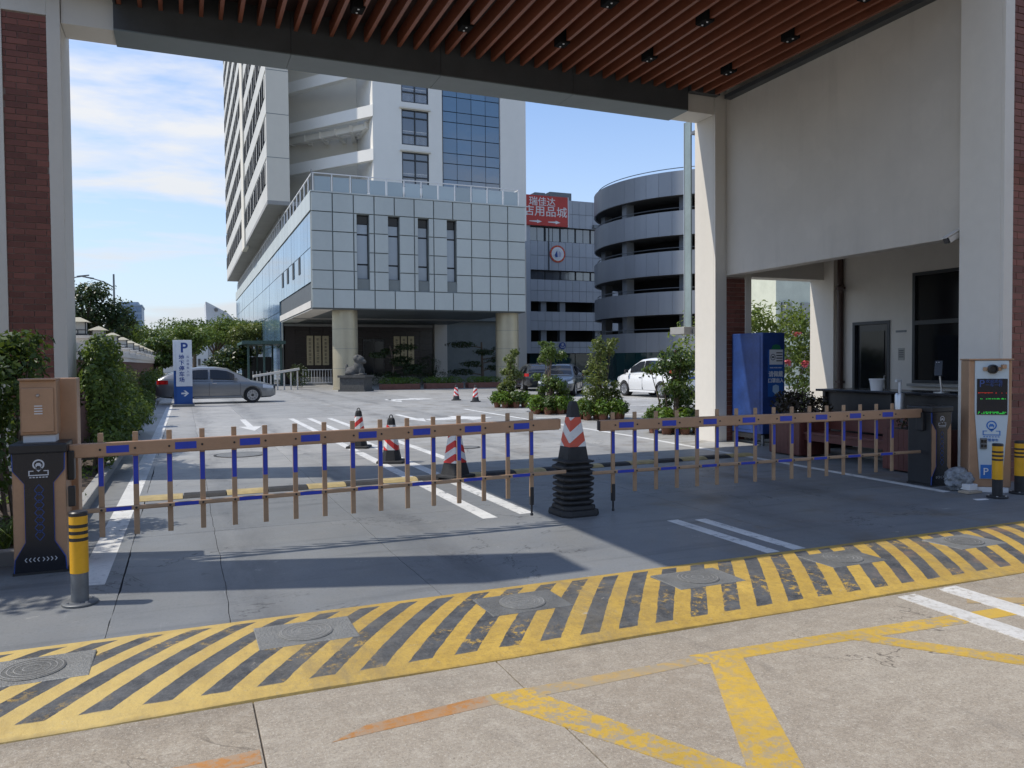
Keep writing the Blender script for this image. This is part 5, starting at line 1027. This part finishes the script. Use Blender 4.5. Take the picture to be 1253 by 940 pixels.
# ------------------------------------------------------------------ fence along the lane
fc = thing('boundary_wall', 'low brick boundary wall with cream coping and lantern topped piers', 'wall', (-1.95, 45, 0))
FB = mat('fence_brick', (.13, .062, .045), .8, var=.3, vs=4, bump=.3, bs=50)
box('brick_face', FB, fc, (-2.12, -1.9, 14.5, 84, 0, 1.72)); box('coping_base', WHITE2, fc, (-2.18, -1.84, 14.5, 84, 1.721, 1.86)); box('coping', WHITE2, fc, (-2.22, -1.79, 14.5, 84, 1.861, 2.02))
LG_ = mat('lantern_panel', (.42, .42, .39), .5); LC = mat('lantern_cap', (.40, .37, .28), .7)
for i in range(16):
    y = 18.4 + i * 4.2
    p = box('pier', WHITE2, fc, (-2.24, -1.77, y - .28, y + .28, 2.021, 2.16)); box('pier_cap', WHITE2, p, (-2.30, -1.68, y - .34, y + .34, 2.161, 2.22))
    ln = box('lantern', LG_, fc, (-2.13, -1.85, y - .14, y + .14, 2.221, 2.50)); g = MB()
    for sx_ in (-2.14, -1.86):
        for sy_ in (y - .15, y + .13): g.box(sx_, sx_ + .02, sy_, sy_ + .02, 2.221, 2.50)
    for sy_ in (y - .151, y + .141): g.box(-2.12, -1.86, sy_, sy_ + .01, 2.33, 2.345).box(-2.0, -1.985, sy_, sy_ + .01, 2.221, 2.33)
    for sx_ in (-2.141, -1.849): g.box(sx_, sx_ + .01, y - .13, y + .13, 2.33, 2.345)
    g.box(-2.16, -1.82, y - .17, y + .17, 2.2205, 2.26).build('lantern_frame', MULL, ln)
    MB().add([(-2.22, y - .23, 2.501), (-1.76, y - .23, 2.501), (-1.76, y + .23, 2.501), (-2.22, y + .23, 2.501), (-2.03, y - .04, 2.60), (-1.95, y - .04, 2.60), (-1.95, y + .04, 2.60), (-2.03, y + .04, 2.60)], [(3, 2, 1, 0), (4, 5, 6, 7), (0, 1, 5, 4), (1, 2, 6, 5), (2, 3, 7, 6), (3, 0, 4, 7)]).build('lantern_roof', LC, ln)
for y, h in ((22.0, 1.5), (24.2, 1.72)):
    t = thing('pipe_post', 'thin pale pipe post in the planting bed, the %s one' % ('shorter' if h < 1.6 else 'taller'), 'post', (-1.7, y, 0)); MB().tube((-1.7, y, 0), (-1.7, y, h), .035).build('pole', CONC, t); MB().lathe([(.05, h), (.05, h + .03)], (-1.7, y, 0), 10).build('cap', CONC, t)

# ------------------------------------------------------------------ vegetation
def bush(name, label, loc, bl, n, size, m, seed, group=None, stems=5, trunk=None, asp=.45, cat='bush', fill=.45):
    t = thing(name, label, cat, loc, group); leaves('foliage', t, m, bl, n, size, seed, fill, asp)
    g = MB(); r = random.Random(seed); q = Vector(loc)
    for i in range(stems):
        b = bl[i % len(bl)]; p0 = (q.x + r.uniform(-.06, .06) + b[0] * .3, q.y + r.uniform(-.06, .06) + b[1] * .3, q.z); p1 = (q.x + b[0] + r.uniform(-.4, .4) * b[3], q.y + b[1] + r.uniform(-.4, .4) * b[4], q.z + b[2] + r.uniform(0, .5) * b[5]); g.tube(p0, p1, .018 + size * .05, .006, 6)
    g.build('stem', BARK, t); return t
BG = 'shrubs in the bed along the boundary wall'
bush('shrub', 'dense dark green shrub crowding the beige control cabinet from the street side', (-1.55, 8.9, .05), [(-.12, -.1, 1.40, .40, .5, .44), (-.35, .2, .85, .45, .5, .55), (-.02, .2, 1.62, .28, .3, .26), (.10, .0, 1.78, .22, .2, .12), (-.45, -.4, 1.2, .35, .35, .5), (-.3, -.6, .55, .35, .3, .4)], 5200, .085, LEAFA, 3, BG, 9)
bush('shrub', 'leafy shrub beside the cream pillar just past the control cabinet', (-1.22, 12.6, .05), [(.10, .5, 1.25, .24, .7, .5), (.08, 1.0, 1.72, .26, .5, .34), (.14, .6, .7, .24, .8, .5), (.20, 0, .5, .18, .6, .35), (.05, 1.5, 1.2, .34, .6, .5)], 5200, .085, LEAFB, 4, BG, 8)
bush('shrub', 'tall bright tipped shrub in front of the nearest wall lantern', (-1.35, 15.4, .05), [(.0, .2, 1.3, .42, .7, .5), (.2, .3, .7, .45, .9, .5), (-.1, .6, 1.75, .3, .4, .28), (.3, -.6, .5, .35, .6, .42)], 4200, .09, LEAFB, 5, BG, 7)
bush('shrub', 'low mid green shrub spilling towards the lane past the second lantern', (-1.3, 19.2, .05), [(.0, 0, .7, .5, 1.1, .5), (.2, 1.2, .45, .45, .9, .4), (-.2, .6, 1.15, .35, .6, .35)], 3600, .09, LEAFB, 6, BG, 7)
bush('shrub', 'scruffy olive shrub climbing the brick wall below the lanterns', (-1.55, 25.0, .05), [(-.1, 0, .8, .4, 1.6, .7), (-.1, 2.2, .9, .35, 1.4, .6), (.0, -1.8, .6, .4, 1.2, .5)], 4200, .09, LEAFP, 7, BG, 8)
bush('shrub', 'small rounded shrub at the end of the bed near the parking sign', (-1.25, 27.6, .05), [(0, 0, .42, .42, .6, .40), (.1, -.7, .3, .35, .45, .3)], 1700, .08, LEAFB, 8, BG, 5)
bush('shrub', 'ragged hedge growing along the wall behind the grey car', (-1.5, 38, .05), [(0, 0, .7, .4, 3, .7), (.1, 5, .7, .4, 3, .6), (.1, 11, .7, .4, 4, .7)], 3000, .13, LEAFA, 9, BG, 8)
# strap leaved plant at the street corner of the bed
t = thing('strap_leaf_plant', 'strap leaved plant with long arching blades beside the gold cabinet', 'plant', (-1.55, 7.75, .0)); r = random.Random(5)
for c_ in range(70):
    a = r.uniform(0, 6.28); L = r.uniform(.45, .85); w_ = r.uniform(.010, .018); ox, oy = r.uniform(-.22, .2), r.uniform(-.25, .25); g = MB(); pts = []
    for i in range(6):
        u = i / 5; rad = L * .62 * u; z = L * (1.05 * u - .75 * u * u * r.uniform(.8, 1.1)); pts.append((-1.55 + ox + math.cos(a) * rad, 7.75 + oy + math.sin(a) * rad, .03 + max(z, -.0), w_ * (1 - u * .85)))
    for (x, y, z, h) in pts: nx_, ny_ = -math.sin(a) * h, math.cos(a) * h; g.v += [(x - nx_, y - ny_, z + h * .4), (x, y, z), (x + nx_, y + ny_, z + h * .4)]
    for i in range(5): g.f += [(3 * i, 3 * i + 1, 3 * i + 4, 3 * i + 3), (3 * i + 1, 3 * i + 2, 3 * i + 5, 3 * i + 4)]
    g.build('blade', LEAFB, t)
tag(leaves('ground_cover', None, LEAFB, [(-1.6, 9.5, .12, .5, 2, .12), (-1.5, 13.5, .12, .4, 3, .12), (-1.5, 18, .12, .4, 3, .12), (-2.6, 8.6, .25, .9, 1.2, .3)], 2600, .07, 21), 'low leafy ground cover spreading over the planting bed', 'ground cover', kind='stuff')
# potted shrubs dividing the lanes
def pot(label, x, y, s, seed, m, group):
    t = thing('potted_plant', label, 'potted plant', (x, y, 0), group)
    MB().lathe([(.10 * s, 0), (.135 * s, .20 * s), (.15 * s, .205 * s), (.15 * s, .235 * s), (.13 * s, .235 * s), (.125 * s, .21 * s)], (x, y, 0), 18).build('pot', TERRA, t, smooth=True)
    leaves('foliage', t, m, [(0, 0, .34 * s, .30 * s, .30 * s, .20 * s), (0, 0, .48 * s, .20 * s, .20 * s, .16 * s), (0, 0, .22 * s, .26 * s, .26 * s, .10 * s)], 330, .12 * s, seed, .3, .4)
LG2 = leaf_mat('leaf_young', (.045, .10, .012), (.16, .27, .035), .4)
spots = [(10.75, 25.7, 'the narrow shrub farthest up the lane', [(-.05, 0, .85, .28, .28, .30), (.05, .05, 1.25, .32, .30, .32), (.0, 0, 1.65, .22, .22, .28), (.14, 0, 1.95, .14, .14, .16), (-.3, .0, .7, .2, .2, .2)], LEAFP, 1.0),
         (10.50, 21.9, 'the two tiered shrub with a bare stem', [(0, 0, 1.85, .36, .34, .36), (-.1, .1, 2.1, .2, .2, .15), (.05, 0, .95, .44, .40, .32), (.3, -.1, .85, .25, .25, .22)], LEAFB, 1.0),
         (10.70, 19.1, 'the tallest shrub next to the cone stack', [(.0, 0, 1.85, .40, .36, .50), (-.05, 0, 1.2, .34, .3, .32), (-.15, .0, .8, .5, .42, .36), (.25, -.1, 2.1, .22, .22, .22), (.3, 0, .75, .3, .3, .25)], LEAFP, 1.1),
         (10.15, 14.7, 'the bushy shrub beside the sunlit pillar', [(0, 0, 1.62, .50, .45, .38), (.30, .1, 1.45, .32, .3, .3), (-.1, -.1, 1.02, .42, .42, .26), (.22, .1, .72, .4, .4, .26), (-.3, 0, 1.4, .22, .2, .2)], LEAFA, 1.0)]
for i, (x, y, nm, bl, m, s) in enumerate(spots):
    bl = [(a * 1.15, b * 1.15, c, d * 1.22, e * 1.22, f * 1.12) for a, b, c, d, e, f in bl]; rq = random.Random(300 + i); bl = [(a, b, c, d * .72, e * .72, f * .82) for a, b, c, d, e, f in bl] + [(q[0] + rq.uniform(-.72, .72) * q[3], q[1] + rq.uniform(-.72, .72) * q[4], q[2] + rq.uniform(-.85, .85) * q[5], q[3] * .36, q[4] * .36, q[5] * .36) for q in bl for _ in range(4)]; t = bush('potted_shrub', 'clipped potted shrub, ' + nm, (x, y, .0), bl, 2500, .10, m, 30 + i, 'clipped shrubs in pots along the lane divider', 6, cat='potted shrub', fill=.12)
    MB().lathe([(.20, 0), (.27, .34), (.29, .35), (.29, .40), (.25, .40), (.24, .36)], (x, y, 0), 20).build('pot', TERRA, t, smooth=True)
    tr = MB(); pp = [(x, y, .3), (x + .05, y, .7), (x - .04, y + .02, 1.15), (x + .03, y, 1.6), (x, y, 1.85)]
    for a, b, r_ in zip(pp, pp[1:], (.05, .042, .036, .03)): tr.tube(a, b, r_, r_ * .85, 8)
    tr.build('trunk', BARK, t)
    for k in range(8):
        a = k * math.pi / 4 + .2 * i; pot(('bright green' if (k + i) % 3 else 'dark green') + ' plant in terracotta pot ringed around ' + nm, x + .52 * math.cos(a) * s, y + .50 * math.sin(a) * s, .95, 50 + i * 10 + k, LG2 if (k + i) % 3 else LEAFA, 'small pots ringed around ' + nm)
# hedge with flowers beyond the guard house
t = bush('flowering_hedge', 'tall sunlit hedge with pink flowers seen through the guard house opening', (15.4, 17.2, 0), [(0, .3, 2.75, 1.2, .5, .55), (-1.2, .3, 2.7, 1, .5, .5), (1.4, .3, 2.7, 1.1, .5, .55), (-1.5, 0, 1.5, 1.2, .7, 1.4), (0, 0, 1.5, 1.2, .8, 1.45), (1.6, .1, 1.4, 1.2, .7, 1.4), (-.8, .2, 2.2, 1, .6, .75), (.9, .2, 2.25, 1, .6, .75), (2.6, 0, 1.7, 1, .7, 1.2), (-2.6, 0, 1.6, 1, .7, 1.3)], 9000, .13, LEAFC, 61, None, 10, cat='hedge', fill=.6)
for k, (x, y, z) in enumerate(((-.75, -.72, 2.05), (-.55, -.85, 1.55), (.05, -.85, 1.5), (-.2, -.8, 2.3), (.5, -.82, 1.75))): leaves('flower', t, PETAL, [(x, y, z, .12, .08, .10)], 26, .10, 70 + k, .2, .7)
# entrance planting
bxm = mat('planter_red_brick', (.17, .07, .05), .8, var=.25, vs=6)
for k, (x0, x1, nm) in enumerate(((10.95, 13.35, 'beside the stone lion'), (13.75, 16.15, 'in the middle'), (16.5, 18.7, 'closest to the farther column'))):
    t = thing('hedge_planter', 'clipped box hedge in a low red planter before the entrance, ' + nm, 'hedge', ((x0 + x1) / 2, 46.6, 0), 'clipped hedges in planters before the entrance')
    box('planter', bxm, t, (x0, x1, 46.25, 46.95, 0, .34), .02); leaves('foliage', t, LG2, [(-(x1 - x0) * f, 0, .50, .62, .36, .24) for f in (.28, 0, -.28)], 2200, .075, 80 + k, .7)
def ball(label, loc, r_, m, seed, n=1500, size=.09):
    t = thing('ball_shrub', label, 'shrub', loc); leaves('foliage', t, m, [(0, 0, r_, r_, r_, r_)], n, size, seed, .82); MB().tube(loc, (loc[0], loc[1], r_), .06, n=6).build('trunk', BARK, t)
ball('round dark clipped shrub against the pale pilaster of the entrance', (18.0, 60.0, .5), .85, LEAFD, 91); ball('round dark clipped shrub by the entrance railing at the glass side', (7.3, 55.0, .1), .72, LEAFD, 92)
t = thing('cloud_pine', 'dark cloud pruned pine in front of the entrance door', 'pine tree', (13.0, 52.0, 0)); rr_ = random.Random(9)
bl = [(rr_.uniform(-1.5, 1.7), rr_.uniform(-.6, .6), .8 + i * .27, rr_.uniform(.55, .9), .6, .22) for i in range(8)]; leaves('crown', t, LEAFD, bl, 3600, .13, 93, .5)
g = MB(); g.tube((13, 52, 0), (13.2, 52, 1.4), .12, .09, 8); g.tube((13.2, 52, 1.4), (12.9, 52, 2.8), .09, .05, 8)
for b in bl: g.tube((13.05, 52, b[2] - .2), (13 + b[0], 52 + b[1], b[2]), .045, .02, 6)
g.build('trunk', BARK, t)
t = thing('cloud_pine', 'dark spreading pine in front of the green tinted glass wall', 'pine tree', (21.5, 57.0, 0)); bl = [(rr_.uniform(-2.2, 2.2), rr_.uniform(-.6, .6), .9 + i * .3, rr_.uniform(.7, 1.2), .7, .26) for i in range(8)]; leaves('crown', t, LEAFD, bl, 3600, .15, 94, .5)
g = MB(); g.tube((21.5, 57, 0), (21.4, 57, 3.2), .14, .06, 8)
for b in bl: g.tube((21.45, 57, b[2] - .25), (21.5 + b[0], 57 + b[1], b[2]), .05, .02, 6)
g.build('trunk', BARK, t)
bush('low_hedge', 'dark low hedge along the raised entrance bed', (15.2, 55.0, 0), [(-2, 0, .55, 1.4, .4, .5), (0, 0, .6, 1.4, .4, .5), (2, 0, .55, 1.4, .4, .5)], 2400, .10, LEAFD, 95, None, 4, cat='hedge')
# stone lions
def lion(label, loc, face, ped=True):
    t = thing('stone_lion', label, 'statue', loc)
    ls = blobs_mesh('statue_body', GRANITE, t, [(0, .12, 1.10, .28, .40, .26), (0, -.14, 1.30, .25, .24, .36), (0, -.22, 1.66, .25, .24, .25), (0, -.44, 1.58, .14, .13, .12), (0, -.10, 1.74, .27, .2, .22), (.13, -.32, 1.06, .085, .1, .24), (-.13, -.32, 1.06, .085, .1, .24), (.14, -.40, .90, .10, .14, .07), (-.14, -.40, .90, .10, .14, .07), (.26, .22, .98, .13, .25, .17), (-.26, .22, .98, .13, .25, .17), (.17, -.16, 1.88, .06, .05, .07), (-.17, -.16, 1.88, .06, .05, .07), (0, .50, 1.22, .08, .09, .26), (0, .1, .88, .36, .56, .05)], .035)
    g = MB().box(-.46, .46, -.66, .66, .10, .74).box(-.53, .53, -.73, .73, .74, .85).box(-.52, .52, -.72, .72, 0, .10); g.build('pedestal', GRANITE, t, .015) if False else None
    for nm, e in (('plinth', (-.52, .52, -.72, .72, 0, .10)), ('pedestal', (-.46, .46, -.66, .66, .101, .74)), ('pedestal_top', (-.54, .54, -.74, .74, .741, .86))):
        q = MB().box(*e); m_ = bpy.data.meshes.new(nm); m_.from_pydata(q.v, [], q.f); m_.materials.append(GRANITE); o = bpy.data.objects.new(nm, m_); C.objects.link(o); o.parent = t
    t.rotation_euler.z = face; t.scale = (1.15, 1.15, 1.08)
lion('carved stone lion on a dark pedestal before the nearer column', (9.15, 45.0, 0), R(52)); lion('carved stone lion mostly hidden behind the potted shrubs by the farther column', (20.9, 44.8, 0), R(10))
# entrance railing and ramp wall
t = thing('entrance_railing', 'short white railing beside the round shrub at the entrance', 'railing', (8.9, 56, 0))
for k in range(11): piece('baluster', PAPER, t, (7.95 + k * .2, 7.98 + k * .2, 58.0, 58.03, .25, 1.15))
box('top_rail', PAPER, t, (7.9, 10.05, 57.98, 58.05, 1.15, 1.2)); box('bottom_rail', PAPER, t, (7.9, 10.05, 57.99, 58.04, .2, .25))
t = thing('ramp_parapet', 'sloping pale ramp parapet behind the grey car bonnet', 'parapet', (5, 48, 0)); [box('baluster', WHITE2, t, (4.1 + k * .4, 4.18 + k * .4, 50.1, 50.2, 0, .80 + k * .06)) for k in range(7)]; MB().prism([(3.9, .80), (6.65, 1.22), (6.65, 1.36), (3.9, .94)], 'y', 49.95, 50.35).build('coping', WHITE2, t)
t = thing('entrance_shelter', 'green steel framed shelter against the glass side of the podium', 'shelter', (5, 62, 0)); GS = mat('green_steel', (.05, .10, .09), .5)
for x in (4.3, 5.4, 6.6):
    for y in (60, 66): box('post', GS, t, (x, x + .14, y, y + .14, 0, 3.1))
box('roof', GS, t, (4.0, 6.95, 59.6, 66.6, 3.1, 3.3)); box('gutter', GS, t, (3.9, 6.95, 59.45, 59.599, 3.08, 3.32)); box('side_screen', MULL, t, (4.4, 6.6, 66.2, 66.3, 0, 2.2)); 
for k in range(9): piece('rail_post', PAPER, t, (4.4 + k * .25, 4.43 + k * .25, 60.05, 60.08, .1, 1.1))

# ------------------------------------------------------------------ trees
def tree(label, loc, h, bl, n, size, m, seed, group='trees beyond the boundary wall'):
    t = thing('tree', label, 'tree', loc, group); leaves('crown', t, m, bl, n, size, seed, .35, .55, .3)
    g = MB(); q = Vector(loc); hh = h * .45; r = h * .035
    g.tube(q, q + Vector((.1, 0, hh)), r, r * .7, 8)
    for b in bl: g.tube(q + Vector((.1, 0, hh * .85)), q + Vector((b[0] * .8, b[1] * .8, b[2])), r * .5, r * .15, 6)
    g.build('trunk', BARK, t)
def crown(h, w_, k, seed):
    r = random.Random(seed); return [(r.uniform(-.6, .6) * w_, r.uniform(-.6, .6) * w_, h * r.uniform(.5, .88), w_ * r.uniform(.35, .6), w_ * r.uniform(.35, .6), h * r.uniform(.10, .17)) for _ in range(k)]
tree('tall dark round headed tree rising behind the nearest wall lanterns', (-4.6, 42, 0), 5.9, [(1.5, .2, 4.3, .8, .8, .6), (.9, -.4, 5.1, .7, .7, .5), (2.1, 0, 3.9, .55, .6, .5), (0, 0, 4.3, 1.4, 1.4, .9), (1.1, .5, 3.9, 1.1, 1.0, .7), (-1.1, 0, 4.2, 1.1, 1, .8), (.3, 0, 5.0, .9, .9, .55), (1.7, 0, 3.3, .7, .8, .6), (-.4, -.6, 3.4, 1.2, 1, .7)], 6500, .17, LEAFD, 101)
TL = [('broad mid green tree behind the boundary wall next to the round headed tree', -5, 52, 4.2, 2.4, LEAFA), ('mid green tree below the blue office block', -4.5, 64, 4.6, 2.6, LEAFB), ('low olive tree behind the far lanterns', -2.6, 76, 4.4, 3.0, LEAFA), ('small leafy tree behind the parking sign', .5, 78, 4.8, 2.6, LEAFB), ('bright green tree behind the grey car roof', 2.8, 84, 5.4, 3.2, LEAFB), ('dark tree below the pale gabled house', 5.2, 92, 5.6, 3.2, LEAFA), ('feathery pale tree beside the glass shelter', 6.4, 80, 4.8, 2.0, LEAFP), ('distant rounded tree at the end of the lane', 1.2, 104, 6.2, 4.2, LEAFA), ('dark distant tree beyond the end of the boundary wall', -3.0, 96, 5.4, 3.6, LEAFA), ('low dark tree behind the grey car boot', -1.5, 60, 3.0, 2.0, LEAFA), ('low dark tree above the grey car bonnet', 3.4, 66, 2.6, 2.0, LEAFD)]
for i, (lb, x, y, h, w_, m) in enumerate(TL): tree(lb, (x, y, 0), h * 1.22, crown(h * 1.22, w_ * 1.1, 8, 200 + i), 3600, .20 + .001 * y, m, 110 + i)
tree('street tree overhanging the entrance from outside the gate', (-4.6, 7.9, 0), 5.6, [(0, 0, 4.2, 1.2, 1.1, .8), (.8, -.5, 3.8, .8, .8, .6), (.2, .9, 4.6, .9, .9, .6), (-.8, .2, 4.4, 1, 1, .7), (.9, .6, 3.4, .6, .6, .5)], 4200, .13, LEAFB, 130, 'trees beyond the boundary wall')
tree('slim street tree standing behind the fence close to the gate', (-4.4, 12.2, 0), 4.6, [(0, 0, 3.4, .9, .9, .7), (.5, .6, 3.8, .7, .8, .5), (-.3, -.7, 3.0, .7, .7, .5)], 2200, .12, LEAFB, 131, 'trees beyond the boundary wall')
# ------------------------------------------------------------------ street lamps and far buildings
def lamp(label, x, y, h, d):
    t = thing('street_lamp', label, 'street lamp', (x, y, 0), 'street lamps beyond the boundary wall')
    MB().tube((x, y, 0), (x, y, h), .09, .06, 10).build('pole', GREYM, t)
    MB().path([(x, y, h - .9), (x + d * .6, y, h - .55), (x + d * 1.25, y, h - .35)], .04, 6).build('arm', GREYM, t); MB().prism([(x + d * 1.2, h - .40), (x + d * 1.9, h - .26), (x + d * 1.9, h - .20), (x + d * 1.2, h - .30)], 'y', y - .12, y + .12).build('lamp_head', GREYM, t)
lamp('grey street lamp with its arm over the trees, pole in plain view', -4.31, 60, 7.85, -1); lamp('grey street lamp with only its arm showing from behind the brick pillar', -7.5, 58, 7.75, 1)
def far_block(name, label, cat, x0, x1, y, d, h, wall, rows_, cols, wm, ww=.6, wh=.5, zb=0):
    t = thing(name, label, cat, ((x0 + x1) / 2, y, 0)); box('wall', wall, t, (x0, x1, y, y + d, 0, h)); box('parapet', wall, t, (x0 - .2, x1 + .2, y - .2, y + d, h + .01, h + .5)); cw, ch = (x1 - x0) / cols, (h - zb) / rows_
    for i in range(rows_):
        for k in range(cols): piece('window', wm, t, (x0 + cw * (k + .5 - ww / 2), x0 + cw * (k + .5 + ww / 2), y - .15, y - .01, zb + ch * (i + .5 - wh / 2), zb + ch * (i + .5 + wh / 2)))
    return t
FARB = mat('far_blue_cladding', (.26, .33, .42), .5); FARW = mat('far_white_wall', (.55, .56, .57), .8, var=.06, vs=.1)
t = far_block('office_block', 'distant blue grey office block above the trees', 'building', -17.2, -10.9, 250, 16, 18.6, FARB, 9, 6, mat('far_blue_glass', (.16, .24, .36), .2), .8, .6, 1); box('roof_plant', FARB, t, (-16.3, -11.8, 252, 260, 19.12, 20.0))
t = far_block('gabled_house', 'white building with one sloping gable beyond the lane end', 'building', 4.4, 9.0, 160, 14, 7.2, FARW, 2, 4, GLASSW, .3, .3)
MB().prism([(4.2, 7.75), (9.2, 7.75), (9.2, 10.3), (7.9, 11.6), (4.2, 13.6), (4.05, 13.6)], 'y', 160, 172).build('gable_wall', FARW, t); 
for x in (5.2, 6.8): box('window', GLASSW, t, (x, x + .9, 159.85, 159.99, 8.8, 9.5))
MB().lathe([(.35, 0), (.35, .12)], (0, 0, 0), 16).xf(Matrix.Translation((5.9, 159.99, 12.1)) @ Matrix.Rotation(R(90), 4, 'X')).build('round_window', GLASSW, t)
far_block('row_house', 'long low white building behind the trees at the lane end', 'building', -4.0, 3.6, 175, 12, 8.2, FARW, 2, 7, GLASSW, .45, .4); far_block('row_house', 'stepped white building beside the gabled one', 'building', 2.2, 4.3, 158, 12, 8.4, FARW, 2, 2, GLASSW, .4, .3); far_block('row_house', 'pale block tucked against the far end of the podium', 'building', 8.2, 13.0, 128, 12, 8.5, FARW, 2, 3, GLASSW, .4, .3)
far_block('apartment_block', 'pale green apartment block beyond the flowering hedge', 'building', 33.6, 52, 38, 3, 15, mat('far_green_wall', (.62, .64, .52), .8), 5, 12, GLASSW, .5, .45)
far_block('apartment_block', 'plain apartment block across the street behind the viewer', 'building', -40, 40, -60, 14, 22, mat('street_far_wall', (.40, .38, .34), .8), 7, 24, GLASSW, .45, .45)
